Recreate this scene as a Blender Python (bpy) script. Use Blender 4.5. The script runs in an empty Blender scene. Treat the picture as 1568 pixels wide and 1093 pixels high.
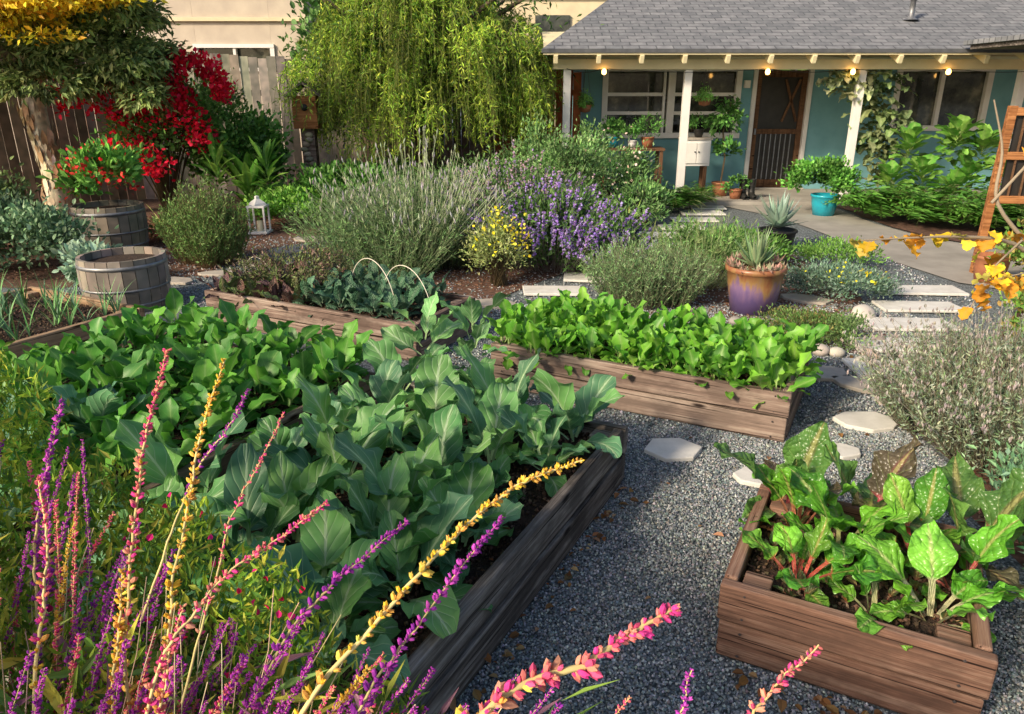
import bpy, math, random
import numpy as np
R=np.random.default_rng(11); random.seed(11)
sc=bpy.context.scene
rad=math.radians
# ------------------------------------------------------------------ world / light / camera
SE,SA=29,230
w=bpy.data.worlds.new("World"); sc.world=w; w.use_nodes=True
nt=w.node_tree; bg=nt.nodes['Background']; sk=nt.nodes.new('ShaderNodeTexSky')
sk.sky_type='NISHITA'; sk.sun_disc=False; sk.sun_elevation=rad(SE); sk.sun_rotation=rad(SA)
sk.dust_density=3.0; sk.air_density=1.0
nt.links.new(sk.outputs[0],bg.inputs[0]); bg.inputs[1].default_value=0.15
sl=bpy.data.lights.new('sun','SUN'); sl.energy=4.9; sl.angle=rad(8); sl.color=(1,.84,.61)
so=bpy.data.objects.new('sun',sl); sc.collection.objects.link(so)
from mathutils import Vector
so.rotation_euler=Vector((math.sin(rad(SA))*math.cos(rad(SE)),math.cos(rad(SA))*math.cos(rad(SE)),math.sin(rad(SE)))).to_track_quat('Z','Y').to_euler()
cam=bpy.data.cameras.new('camera'); co=bpy.data.objects.new('camera',cam); sc.collection.objects.link(co)
cam.sensor_width=36; cam.lens=26; cam.clip_end=500; cam.clip_start=.02
co.location=(0,0,1.7); co.rotation_euler=(rad(90-19.9),0,0); sc.camera=co
sc.view_settings.view_transform='Standard'; sc.view_settings.look='None'; sc.view_settings.exposure=0
# ------------------------------------------------------------------ materials
def base_mat(name):
    m=bpy.data.materials.new(name); m.use_nodes=True
    t=m.node_tree; return m,t,t.nodes['Principled BSDF']
def N(t,k,**kw):
    n=t.nodes.new(k)
    for a,b in kw.items(): setattr(n,a,b)
    return n
def math_n(t,op,a,b=None,c=None):
    n=N(t,'ShaderNodeMath',operation=op)
    for i,x in enumerate((a,b,c)):
        if x is None: continue
        if isinstance(x,(int,float)): n.inputs[i].default_value=x
        else: t.links.new(x,n.inputs[i])
    return n.outputs[0]
def mixc(t,fac,a,b,mode='MIX'):
    n=N(t,'ShaderNodeMix',data_type='RGBA',blend_type=mode)
    for s,x in ((n.inputs[0],fac),(n.inputs[6],a),(n.inputs[7],b)):
        if isinstance(x,(int,float)): s.default_value=x
        elif isinstance(x,tuple): s.default_value=(*x[:3],1)
        else: t.links.new(x,s)
    return n.outputs[2]
def ramp(t,fac,stops):
    n=N(t,'ShaderNodeValToRGB'); t.links.new(fac,n.inputs[0])
    e=n.color_ramp.elements
    while len(e)<len(stops): e.new(.5)
    for el,(p,c) in zip(e,stops): el.position=p; el.color=(*c,1)
    return n.outputs[0]
def noise(t,scale,detail=4,vec=None,rough=.6):
    n=N(t,'ShaderNodeTexNoise'); n.inputs['Scale'].default_value=scale; n.inputs['Detail'].default_value=detail; n.inputs['Roughness'].default_value=rough
    if vec is not None: t.links.new(vec,n.inputs['Vector'])
    return n.outputs[0]
def bump(t,h,b,strength=.4,dist=.01):
    n=N(t,'ShaderNodeBump'); n.inputs['Strength'].default_value=strength; n.inputs['Distance'].default_value=dist
    t.links.new(h,n.inputs['Height']); t.links.new(n.outputs[0],b.inputs['Normal'])
def objco(t,scale=None):
    tc=N(t,'ShaderNodeTexCoord')
    if scale is None: return tc.outputs['Object']
    mp=N(t,'ShaderNodeMapping'); mp.inputs['Scale'].default_value=scale; t.links.new(tc.outputs['Object'],mp.inputs[0]); return mp.outputs[0]
def simple(name,c1,c2=None,scale=8,rough=.7,bs=0,bd=.01,metal=0,detail=4):
    m,t,b=base_mat(name); o=objco(t)
    c2=c2 or tuple(x*.7 for x in c1)
    n=noise(t,scale,detail,o); t.links.new(ramp(t,n,[(.3,c2),(.7,c1)]),b.inputs['Base Color'])
    b.inputs['Roughness'].default_value=rough; b.inputs['Metallic'].default_value=metal
    if bs: bump(t,noise(t,scale*4,2,o),b,bs,bd)
    return m
def wood(name,cd,cm,cl,stretch=(1.1,30,30),rough=.85):
    m,t,b=base_mat(name); v=objco(t,stretch); oi=N(t,'ShaderNodeObjectInfo')
    va=N(t,'ShaderNodeVectorMath',operation='ADD'); t.links.new(v,va.inputs[0])
    cb=N(t,'ShaderNodeCombineXYZ'); t.links.new(math_n(t,'MULTIPLY',oi.outputs['Random'],40),cb.inputs[0]); t.links.new(cb.outputs[0],va.inputs[1])
    n=noise(t,1.0,6,va.outputs[0],.75); n2=noise(t,3.0,4,objco(t,(1,2.2,2.2)),.7)
    c=ramp(t,n,[(.36,cd),(.49,cm),(.62,cl)]); c=mixc(t,ramp(t,n2,[(.46,(0,0,0)),(.64,(.75,.75,.75))]),c,cd)
    c=mixc(t,math_n(t,'MULTIPLY',oi.outputs['Random'],.45),c,cl)
    n3=noise(t,1.0,2,objco(t,(2.5,120,120)),.5); c=mixc(t,ramp(t,n3,[(.33,(1,1,1)),(.40,(0,0,0))]),c,tuple(x*.4 for x in cd))
    vo=N(t,'ShaderNodeTexVoronoi'); vo.inputs['Scale'].default_value=1.0
    t.links.new(objco(t,(2.6,9,9)),vo.inputs['Vector'])
    k=ramp(t,vo.outputs['Distance'],[(.06,(1,1,1)),(.14,(0,0,0))]); c=mixc(t,k,c,tuple(x*.35 for x in cd))
    t.links.new(c,b.inputs['Base Color']); b.inputs['Roughness'].default_value=rough; b.inputs['Specular IOR Level'].default_value=.2; bump(t,noise(t,1.0,3,va.outputs[0],.75),b,1.0,.008); return m
def leafm(name,rough=.45,tr=.25,vein=0,veincol=(.32,.45,.22),nscale=0,n2v=8.0,slope=1.3,spec=.4,bmp=.5,mw=.055,crk=0,sv=.6,sw=.462):
    m,t,b=base_mat(name); a=N(t,'ShaderNodeAttribute',attribute_name='Col'); c=a.outputs['Color']
    if nscale:
        o=objco(t); nn=noise(t,nscale,1,o)
        c=mixc(t,1.0,c,ramp(t,nn,[(.3,(.70,.74,.68)),(.7,(1.25,1.2,1.1))]),'MULTIPLY')
    if vein:
        uv=N(t,'ShaderNodeUVMap',uv_map='UVMap'); s=N(t,'ShaderNodeSeparateXYZ'); t.links.new(uv.outputs[0],s.inputs[0])
        u=math_n(t,'MULTIPLY',math_n(t,'ABSOLUTE',math_n(t,'SUBTRACT',s.outputs[0],.5)),2)
        us=math_n(t,'POWER',u,.8)
        wob=math_n(t,'MULTIPLY',nn,.5)
        f=math_n(t,'FRACT',math_n(t,'ADD',wob,math_n(t,'SUBTRACT',math_n(t,'MULTIPLY',s.outputs[1],n2v),math_n(t,'MULTIPLY',us,slope))))
        d=math_n(t,'ABSOLUTE',math_n(t,'SUBTRACT',f,.5))
        side=math_n(t,'MULTIPLY',math_n(t,'GREATER_THAN',d,sw),math_n(t,'SUBTRACT',1.0,math_n(t,'MULTIPLY',u,.6)))
        mid=math_n(t,'LESS_THAN',u,mw)
        mk=math_n(t,'MAXIMUM',math_n(t,'MULTIPLY',side,sv),mid)
        c=mixc(t,math_n(t,'MULTIPLY',mk,vein),c,veincol)
        h=math_n(t,'MULTIPLY',math_n(t,'POWER',math_n(t,'MULTIPLY',d,2),3.0),-.5)
        if crk:
            vo=N(t,'ShaderNodeTexVoronoi'); vo.inputs['Scale'].default_value=crk; t.links.new(o,vo.inputs['Vector'])
            h=math_n(t,'ADD',h,math_n(t,'MULTIPLY',math_n(t,'POWER',vo.outputs['Distance'],2.0),-1.6))
        if bmp: bump(t,h,b,bmp,.006)
    t.links.new(c,b.inputs['Base Color']); b.inputs['Roughness'].default_value=rough; b.inputs['Specular IOR Level'].default_value=spec
    if tr:
        ts=N(t,'ShaderNodeBsdfTranslucent'); t.links.new(c,ts.inputs[0]); ms=N(t,'ShaderNodeMixShader'); ms.inputs[0].default_value=tr
        t.links.new(b.outputs[0],ms.inputs[1]); t.links.new(ts.outputs[0],ms.inputs[2]); t.links.new(ms.outputs[0],t.nodes['Material Output'].inputs[0])
    return m
M={}
M['leaf']=leafm('foliage',rough=.5,tr=.22,spec=.3); M['needle']=leafm('needle_foliage',rough=.7,tr=0,spec=.15)
M['petal']=leafm('petals',rough=.7,tr=.3,spec=.15)
M['collard']=leafm('collard_leaf',rough=.45,tr=.2,vein=.85,veincol=(.46,.62,.38),nscale=9,n2v=6,slope=2.4,spec=.35,bmp=.6,mw=.055,sv=.75,sw=.458)
M['chard']=leafm('chard_leaf',rough=.30,tr=.28,vein=.45,veincol=(.5,.6,.2),nscale=14,n2v=7,slope=1.8,spec=.5,bmp=.8,crk=55,mw=.08,sv=.5)
M['greens']=leafm('salad_leaf',rough=.42,tr=.3,vein=.45,veincol=(.30,.52,.16),nscale=14,n2v=6,slope=1.8,spec=.35,bmp=0)
M['kale']=leafm('kale_leaf',rough=.5,tr=.1,vein=.4,veincol=(.2,.32,.24),nscale=20,n2v=9,slope=1,spec=.35,bmp=1.0,crk=110)
M['bark']=leafm('bark',rough=.9,tr=0,spec=.1,nscale=14)
M['stone']=leafm('pebble_stone',rough=.75,tr=0,spec=.3)
M['boards']=leafm('fence_boards',rough=.85,tr=0,spec=.15,nscale=7)
M['bed_red']=wood('redwood_boards',(.065,.034,.026),(.19,.095,.065),(.36,.23,.17))
M['bed_dark']=wood('weathered_boards',(.035,.028,.026),(.14,.115,.10),(.37,.33,.295))
M['bed_mid']=wood('aged_redwood_boards',(.07,.044,.037),(.21,.14,.115),(.38,.30,.25))
M['bed_pale']=wood('pale_boards',(.15,.09,.05),(.38,.24,.14),(.5,.36,.24))
M['frame_wood']=wood('orange_cedar',(.17,.06,.022),(.36,.15,.055),(.48,.22,.09))
M['soil']=simple('garden_soil',(.10,.058,.038),(.03,.018,.012),35,.95,1.0,.03)
M['mulch']=simple('bark_mulch',(.20,.10,.068),(.05,.026,.018),28,.95)
M['concrete']=simple('path_concrete',(.42,.39,.35),(.29,.27,.24),3,.85,detail=7)
M['paver']=simple('pale_paver',(.80,.78,.74),(.62,.60,.56),9,.8)
M['flag']=simple('flagstone',(.52,.47,.40),(.34,.30,.27),7,.85)
M['cream']=simple('cream_trim',(.84,.74,.48),(.74,.64,.40),4,.6)
M['white']=simple('white_paint',(.84,.82,.79),(.74,.72,.70),5,.5)
M['teal']=simple('teal_siding',(.18,.39,.44),(.135,.32,.365),3,.75)
M['stucco']=simple('beige_stucco',(.60,.52,.42),(.48,.41,.34),2.5,.9)
M['stucco2']=simple('pale_stucco',(.78,.68,.46),(.68,.56,.38),2.5,.9)
M['terra']=simple('terracotta',(.42,.17,.08),(.27,.10,.05),12,.6)
M['cyan']=simple('turquoise_glaze',(.02,.38,.48),(.015,.26,.38),10,.25)
M['black']=simple('black_rubber',(.02,.02,.02),(.012,.012,.012),10,.5)
M['dark']=simple('dark_screen',(.04,.034,.03),(.02,.018,.016),6,.45)
M['metal']=simple('galvanised_hoop',(.34,.35,.37),(.2,.2,.21),14,.5,metal=.6)
M['doorwood']=wood('brown_door',(.05,.025,.015),(.13,.065,.036),(.2,.11,.06),(26,26,1.6))
def glass_mat():
    m,t,b=base_mat('window_glass'); o=objco(t)
    c=ramp(t,noise(t,2.6,5,o),[(.42,(.012,.014,.014)),(.58,(.07,.075,.06)),(.70,(.2,.19,.14))])  # dark interior and mottled reflections painted into the pane colour
    t.links.new(c,b.inputs['Base Color']); b.inputs['Roughness'].default_value=.05; b.inputs['Specular IOR Level'].default_value=.9
    return m
M['glass']=glass_mat()
def glaze():
    m,t,b=base_mat('drip_glaze'); tc=N(t,'ShaderNodeTexCoord'); s=N(t,'ShaderNodeSeparateXYZ'); t.links.new(tc.outputs['Object'],s.inputs[0])
    n=noise(t,14,4,objco(t,(1,1,.25)))
    h=math_n(t,'ADD',s.outputs[2],math_n(t,'MULTIPLY',math_n(t,'SUBTRACT',n,.5),.55))
    c=ramp(t,h,[(.08,(.13,.09,.24)),(.20,(.22,.14,.26)),(.27,(.36,.22,.09)),(.36,(.30,.12,.06))])
    t.links.new(c,b.inputs['Base Color']); b.inputs['Roughness'].default_value=.35; return m
M['glaze']=glaze()
def bulb():
    m,t,b=base_mat('warm_bulb'); b.inputs['Emission Color'].default_value=(1,.50,.12,1); b.inputs['Emission Strength'].default_value=12; b.inputs['Base Color'].default_value=(1,.8,.5,1); return m
M['bulb']=bulb()
def gravel_mat():
    m,t,b=base_mat('gravel'); o=objco(t)
    v=N(t,'ShaderNodeTexVoronoi'); v.inputs['Scale'].default_value=105; t.links.new(o,v.inputs['Vector'])
    s=N(t,'ShaderNodeSeparateColor'); t.links.new(v.outputs['Color'],s.inputs[0])
    c=ramp(t,s.outputs[0],[(0,(.08,.10,.11)),(.5,(.21,.25,.27)),(.85,(.34,.38,.40)),(1,(.5,.52,.52))])
    e=ramp(t,v.outputs['Distance'],[(.25,(1,1,1)),(.75,(.3,.3,.3))])
    c=mixc(t,1.0,c,e,'MULTIPLY')
    c=mixc(t,math_n(t,'MULTIPLY',ramp(t,noise(t,1.3,3,o),[(.55,(0,0,0)),(.75,(1,1,1))]),.25),c,(.14,.12,.10))
    t.links.new(c,b.inputs['Base Color']); b.inputs['Roughness'].default_value=.85
    return m
M['gravel']=gravel_mat()
def roof_mat():
    m,t,b=base_mat('asphalt_shingles'); o=objco(t)
    br=N(t,'ShaderNodeTexBrick'); t.links.new(o,br.inputs['Vector']); br.inputs['Scale'].default_value=1
    br.inputs['Brick Width'].default_value=.24; br.inputs['Row Height'].default_value=.125; br.inputs['Mortar Size'].default_value=.010
    br.inputs['Color1'].default_value=(.16,.17,.185,1); br.inputs['Color2'].default_value=(.24,.245,.26,1); br.inputs['Mortar'].default_value=(.09,.095,.105,1); br.inputs['Bias'].default_value=.0
    c=mixc(t,1.0,br.outputs[0],ramp(t,noise(t,9,4,o),[(.3,(.72,.72,.76)),(.7,(1.2,1.2,1.2))]),'MULTIPLY')
    t.links.new(c,b.inputs['Base Color']); b.inputs['Roughness'].default_value=.9; return m
M['roof']=roof_mat()
# ------------------------------------------------------------------ mesh helpers
class Acc:
    def __init__(s): s.V=[];s.F=[];s.C=[];s.U=[];s.n=0
    def add(s,V,F,C,U=None):
        V=np.asarray(V,float).reshape(-1,3); n=len(V)
        C=np.broadcast_to(np.asarray(C,float),(n,3))
        U=np.zeros((n,2)) if U is None else U
        s.V.append(V);s.C.append(C);s.U.append(U);s.F.append(np.asarray(F)+s.n);s.n+=n
def link(o,parent=None):
    sc.collection.objects.link(o)
    if parent: o.parent=parent
    return o
def empty(name,loc=(0,0,0),rz=0):
    e=bpy.data.objects.new(name,None); e.location=loc; e.rotation_euler=(0,0,rz); e.empty_display_size=.1; return link(e)
def build(name,acc,mat,parent=None,smooth=False,loc=None):
    V=np.concatenate(acc.V);C=np.concatenate(acc.C);U=np.concatenate(acc.U)
    idx=np.concatenate([f.ravel() for f in acc.F]).astype(np.int32)
    siz=np.concatenate([np.full(len(f),f.shape[1]) for f in acc.F]).astype(np.int32)
    st=np.concatenate([[0],np.cumsum(siz)[:-1]]).astype(np.int32)
    me=bpy.data.meshes.new(name); me.vertices.add(len(V)); me.vertices.foreach_set('co',V.astype(np.float32).ravel())
    me.loops.add(len(idx)); me.loops.foreach_set('vertex_index',idx)
    me.polygons.add(len(siz)); me.polygons.foreach_set('loop_start',st)
    me.update(calc_edges=True)
    at=me.attributes.new('Col','FLOAT_COLOR','POINT'); at.data.foreach_set('color',np.concatenate([np.clip(C,0,1),np.ones((len(C),1))],1).astype(np.float32).ravel())
    uv=me.uv_layers.new(name='UVMap'); uv.data.foreach_set('uv',U[idx].astype(np.float32).ravel())
    me.polygons.foreach_set('use_smooth',np.full(len(siz),smooth))
    me.materials.append(mat); me.validate()
    o=bpy.data.objects.new(name,me)
    return link(o,parent)
def nrm(a): return a/(np.linalg.norm(a,axis=-1,keepdims=True)+1e-9)
def frames(d,n):
    d=nrm(d); s=nrm(np.cross(d,n)); nn=np.cross(s,d); return np.stack([s,d,nn],-1)
def inst(acc,tm,Mx,P,C,UV=None):
    tV,tF=tm; n=len(P); nv=len(tV)
    V=np.einsum('nij,vj->nvi',Mx,tV)+P[:,None]
    F=(tF[None]+(np.arange(n)*nv)[:,None,None]).reshape(-1,tF.shape[1])
    acc.add(V.reshape(-1,3),F,np.repeat(C,nv,0))
def pal(n,cols,j=.15):
    cols=np.array(cols,float); c=cols[R.integers(0,len(cols),n)]; return c*(1+R.normal(0,j,(n,1)))*(1+R.normal(0,j*.3,(n,3)))
def tleaf(w=.5,f=.08): return (np.array([[0,0,0],[w/2,.42,f],[0,1,-.05],[-w/2,.42,f]],float),np.array([[0,1,2],[0,2,3]]))
def tleaf6(w=.5,f=.08):
    return (np.array([[0,0,0],[w*.42,.25,f],[w*.45,.62,f*.8],[0,1,-.08],[-w*.45,.62,f*.8],[-w*.42,.25,f],[0,.5,0]],float),
            np.array([[0,1,6],[1,2,6],[2,3,6],[3,4,6],[4,5,6],[5,0,6]]))
OCT=(np.array([[1,0,0],[-1,0,0],[0,1,0],[0,-1,0],[0,0,1],[0,0,-1]],float),np.array([[0,2,4],[2,1,4],[1,3,4],[3,0,4],[2,0,5],[1,2,5],[3,1,5],[0,3,5]]))
import bmesh
def icos(k):
    bm=bmesh.new(); bmesh.ops.create_icosphere(bm,subdivisions=k,radius=1); bm.verts.ensure_lookup_table()
    V=np.array([v.co[:] for v in bm.verts]);F=np.array([[v.index for v in f.verts] for f in bm.faces]); bm.free(); return V,F
ICO=icos(1); ICO2=icos(2)
def calyx():
    V=[(0,0,0)];F=[]
    for k,(r,y) in enumerate([(.5,.35),(.66,.8),(.5,1.15)]):
        for a in range(5):
            q=2*math.pi*a/5+.3*k; V.append((r*math.cos(q),y+(.3 if (k==2 and a%2) else 0),r*math.sin(q)))
    for a in range(5): F.append([0,1+a,1+(a+1)%5])
    for k in range(2):
        for a in range(5):
            i=1+k*5+a;j=1+k*5+(a+1)%5; F+= [[i,i+5,j],[j,i+5,j+5]]
    V.append((0,1.25,0)); 
    for a in range(5): F.append([11+a,16,11+(a+1)%5])
    return np.array(V,float),np.array(F)
CAL=calyx()
BOXT=(np.array([[x,y,z] for x in(-.5,.5) for y in(-.5,.5) for z in(0,1)],float),np.array([[0,1,3,2],[4,6,7,5],[0,4,5,1],[2,3,7,6],[0,2,6,4],[1,5,7,3]]))
def scl(Mx,s):
    s=np.asarray(s,float)
    if s.ndim==1: s=s[:,None]
    return Mx*s[:,None,:] if s.shape[1]==3 else Mx*s[:,:,None]
def tubes(acc,P,r,C,sides=4):
    P=np.asarray(P,float); n,K,_=P.shape; r=np.broadcast_to(np.asarray(r,float),(n,K))
    T=nrm(np.gradient(P,axis=1)); ref=np.array([.31,.93,.12]); a=nrm(np.cross(T,ref)); b=np.cross(T,a)
    th=np.linspace(0,2*np.pi,sides,endpoint=False)
    V=P[:,:,None]+r[:,:,None,None]*(np.cos(th)[None,None,:,None]*a[:,:,None]+np.sin(th)[None,None,:,None]*b[:,:,None])
    i=np.arange(K-1)[:,None]; j=np.arange(sides)[None]; j2=(j+1)%sides
    F=np.stack([i*sides+j,i*sides+j2,(i+1)*sides+j2,(i+1)*sides+j],-1).reshape(-1,4)
    F=(F[None]+(np.arange(n)*K*sides)[:,None,None]).reshape(-1,4)
    C=np.asarray(C,float); 
    if C.ndim==1: C=np.broadcast_to(C,(n,3))
    acc.add(V.reshape(-1,3),F,np.repeat(C,K*sides,0))
def randdir(n):
    return nrm(R.normal(0,1,(n,3)))
def cloud(c,rd,n,clumps=25,cs=.22,zmin=-.4):
    c=np.array(c,float);rd=np.array(rd,float)
    d=randdir(clumps*3); d=d[d[:,2]>zmin][:clumps]; cc=c+d*rd*R.uniform(.55,.95,(len(d),1))
    k=R.integers(0,len(d),n); p=cc[k]+R.normal(0,1,(n,3))*rd*cs
    p[:,2]=np.maximum(p[:,2],.02)
    return p,nrm((p-c)/rd),k,len(d)
def bush(acc,c,rd,n,size,cols,tm,clumps=25,cs=.22,up=.5,j=.15,zmin=-.4,out=.7,cj=.25,droop=0):
    p,o,k,m=cloud(c,rd,n,clumps,cs,zmin); cb=1+R.normal(0,cj,m)
    d=nrm(o*out+R.normal(0,.55,(n,3))+np.array([0,0,up-droop])); nn=nrm(o*.6+R.normal(0,.45,(n,3))+np.array([0,0,.8]))
    s=size*R.uniform(.65,1.3,n); inst(acc,tm,scl(frames(d,nn),s),p,pal(n,cols,j)*np.clip(cb[k],.45,1.7)[:,None])
def stems_from(c,rd,n,cc=(.08,.06,.03),r=.006,acc=None):
    c=np.array(c,float); d=randdir(n); d[:,2]=np.abs(d[:,2]); e=c+d*np.array(rd)*.8; b=np.array([c[0],c[1],0])+R.normal(0,.04,(n,3))*[1,1,0]
    t=np.linspace(0,1,5)[None,:,None]; P=b[:,None]*(1-t)+e[:,None]*t; P[:,:,2]+=0.1*np.sin(t[:,:,0]*np.pi)*rd[2]
    tubes(acc,P,np.linspace(r,r*.3,5)[None],np.array(cc),4)
def spiky(acc,c,n,h,spread,needles,nl,cols,stemcol,lean=.0,nw=.14,jit=.2,basesp=.1,r=.002):
    c=np.array(c,float); az=R.uniform(0,2*np.pi,n); q=np.sqrt(R.uniform(0,1,n)); L=h*R.uniform(.7,1.1,n)*(1-.25*q)
    base=c+np.stack([np.cos(az)*q*basesp,np.sin(az)*q*basesp,np.zeros(n)],-1)
    K=7;t=np.linspace(0,1,K)[None,:]; out=q[:,None]*spread*(t**.8)
    azz=az[:,None]+R.normal(0,.25,(n,1))*t
    P=np.stack([base[:,0,None]+np.cos(azz)*out,base[:,1,None]+np.sin(azz)*out,base[:,2,None]+L[:,None]*(t-.18*q[:,None]*t*t)],-1)
    P+=R.normal(0,.012,(n,K,3))*t[:,:,None]; P[:,:,0]+=lean*t**2*h
    tubes(acc,P,np.linspace(r,r*.4,K)[None],np.array(stemcol),3)
    if needles:
        ti=R.uniform(.12,1,(n,needles))*(K-1); i0=np.minimum(ti.astype(int),K-2); f=(ti-i0)[...,None]
        ar=np.arange(n)[:,None]; p=P[ar,i0]*(1-f)+P[ar,i0+1]*f; tg=nrm(P[ar,i0+1]-P[ar,i0])
        p=p.reshape(-1,3); tg=tg.reshape(-1,3); d=tg*.9+R.normal(0,.5,p.shape)
        inst(acc,tleaf(nw,.02),scl(frames(d,randdir(len(p))+tg*.3),nl*R.uniform(.6,1.25,len(p))),p,pal(len(p),cols,jit))
    return P
def big_leaf(acc,base,az,el0,el1,L,W,col,stem=None,ruf=.05,cup=.25,pet=.22,prof='ovate',nv=10,nu=6,roll=0,freq=9,lobe=0,crk=0,pwm=1.0):
    s=np.linspace(0,1,nv+1); el=el0+(el1-el0)*s**1.2; az_=az+R.normal(0,.25)*s**2
    dr=np.cos(el)*L/nv; dz=np.sin(el)*L/nv
    x=np.concatenate([[0],np.cumsum(dr*np.cos(az_))[:-1]]); y=np.concatenate([[0],np.cumsum(dr*np.sin(az_))[:-1]]); z=np.concatenate([[0],np.cumsum(dz)[:-1]])
    sp=np.stack([x,y,z],-1)+np.array(base)
    nr=np.stack([-np.sin(el)*np.cos(az_),-np.sin(el)*np.sin(az_),np.cos(el)],-1)
    sd=np.stack([np.sin(az_),-np.cos(az_),np.zeros_like(az_)],-1)
    rl=roll*s; sd2=sd*np.cos(rl)[:,None]+nr*np.sin(rl)[:,None]; nr=nr*np.cos(rl)[:,None]-sd*np.sin(rl)[:,None]; sd=sd2
    t=np.clip((s-pet)/(1-pet),0,1)
    if prof=='ovate': ww=W*.5*np.sin(np.pi*np.clip(t,0,.985)**.72)**.75
    elif prof=='round': ww=W*.5*np.sin(np.pi*np.clip(t,0,.97)**.85)**.55
    elif prof=='long': ww=W*.5*np.sin(np.pi*np.clip(t,0,.98)**.9)**.6
    else: ww=W*.5*(1-s**1.6)*(.75+.5*np.sin(np.pi*np.minimum(s*1.5,1)))
    pw=min(.009,W*.05)*pwm if prof!='blade' else 0
    ww=np.maximum(ww,pw)
    if lobe: ww=ww*(1+lobe*np.sin(t*freq*2.2+R.uniform(0,6)))
    u=np.linspace(-1,1,nu+1); ph=R.uniform(0,6.28,6); au=np.abs(u)
    isb=(t>0)[:,None]
    sgn=np.where(u<0,0.0,2.1)
    rf=ruf*W*(np.sin(freq*s[:,None]*1.0*2+ph[0]+sgn[None])*au**2+.45*np.sin(freq*4.3*s[:,None]+ph[1]+sgn[None]*2)*au**3)*isb
    if crk: rf=rf+crk*W*isb*(np.sin(s[:,None]*27+au[None]*-9+ph[2])*np.minimum(1,au*3)[None]+.5*np.sin(u[None]*11+s[:,None]*13+ph[3])+R.normal(0,.25,(nv+1,nu+1)))*(au>.1)
    V=sp[:,None]+sd[:,None]*(u*ww[:,None]*(1-.12*au**2))[...,None]+nr[:,None]*((cup*au**1.5)[None]*ww[:,None]+rf)[...,None]
    i=np.arange(nv)[:,None];j=np.arange(nu)[None]
    F=np.stack([i*(nu+1)+j,i*(nu+1)+j+1,(i+1)*(nu+1)+j+1,(i+1)*(nu+1)+j],-1).reshape(-1,4)
    C=np.broadcast_to(np.array(col,float),(nv+1,nu+1,3)).copy()
    if stem is not None: C[s<=pet+.01]=stem; C[:,nu//2]=.6*C[:,nu//2]+.4*np.array(stem)
    U=np.stack([np.broadcast_to((u+1)/2,(nv+1,nu+1)),np.broadcast_to(s[:,None],(nv+1,nu+1))],-1)
    acc.add(V.reshape(-1,3),F,C.reshape(-1,3),U.reshape(-1,2))
def rosette(acc,c,n,L,W,cols,stem,el=(1.3,.5),bend=(-.9,-.2),ruf=.05,cup=.25,pet=.22,prof='ovate',stalk=0,**kw):
    a0=R.uniform(0,6.28)
    for i in range(n):
        q=i/max(1,n-1); az=a0+i*2.4+R.normal(0,.2); e0=el[0]*(1-q)+el[1]*q+R.normal(0,.12)
        e1=e0+R.uniform(*bend); l=L*R.uniform(.7,1.15)*(.7+.3*math.sin(math.pi*min(1,q+.25)))
        b=(c[0]+.02*math.cos(az),c[1]+.02*math.sin(az),c[2]+stalk*(1-q))
        big_leaf(acc,b,az,e0,e1,l,W*l/L*R.uniform(.85,1.15),pal(1,cols,.13)[0],stem,ruf=ruf,cup=cup,pet=pet,prof=prof,roll=R.normal(0,.35),**kw)
def box(name,size,loc,mat,parent=None,rz=0,bev=.004,rot=None):
    x,y,z=[s/2 for s in size]
    me=bpy.data.meshes.new(name)
    me.from_pydata([(a*x,b*y,c*z) for a in(-1,1) for b in(-1,1) for c in(-1,1)],[],[[0,1,3,2],[4,6,7,5],[0,4,5,1],[2,3,7,6],[0,2,6,4],[1,5,7,3]])
    me.materials.append(mat); o=bpy.data.objects.new(name,me); o.location=loc; o.rotation_euler=rot or (0,0,rz); link(o,parent)
    if bev:
        b=o.modifiers.new('bevel','BEVEL'); b.width=bev; b.segments=2
    return o
def bx(name,a,b,mat,parent=None,bev=.004):
    return box(name,[b[i]-a[i] for i in range(3)],[(a[i]+b[i])/2 for i in range(3)],mat,parent,bev=bev)
def lathe(name,prof,mat,loc,parent=None,n=32,smooth=True):
    acc=Acc(); th=np.linspace(0,2*np.pi,n,endpoint=False); P=np.array(prof,float)
    V=np.stack([P[:,0,None]*np.cos(th),P[:,0,None]*np.sin(th),np.broadcast_to(P[:,1,None],(len(P),n))],-1)
    i=np.arange(len(P)-1)[:,None];j=np.arange(n)[None];j2=(j+1)%n
    F=np.stack([i*n+j,i*n+j2,(i+1)*n+j2,(i+1)*n+j],-1).reshape(-1,4)
    acc.add(V.reshape(-1,3),F,(1,1,1)); o=build(name,acc,mat,parent,smooth); o.location=loc; return o
def poly(name,pts,z,mat,parent=None,th=0,jit=0):
    pts=np.array(pts,float)
    if jit:
        q=[]
        for i in range(len(pts)):
            a,b=pts[i],pts[(i+1)%len(pts)]; k=max(1,int(np.linalg.norm(b-a)/.25))
            for s in range(k): q.append(a+(b-a)*s/k+R.normal(0,jit,2))
        pts=np.array(q)
    n=len(pts); me=bpy.data.meshes.new(name)
    if th:
        V=[(*p,z) for p in pts]+[(*p,z+th) for p in pts]; F=[list(range(n,2*n))]+[[i,(i+1)%n,n+(i+1)%n,n+i] for i in range(n)]
    else: V=[(*p,z) for p in pts];F=[list(range(n))]
    me.from_pydata(V,[],F); me.materials.append(mat); o=bpy.data.objects.new(name,me); link(o,parent)
    if th: b=o.modifiers.new('bevel','BEVEL'); b.width=.006; b.segments=2
    return o
def ab(pa,pb,z=0): return (.46*pa+.888*pb,.888*pa-.46*pb,z)
RZ=math.atan2(-.46,.888)
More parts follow.
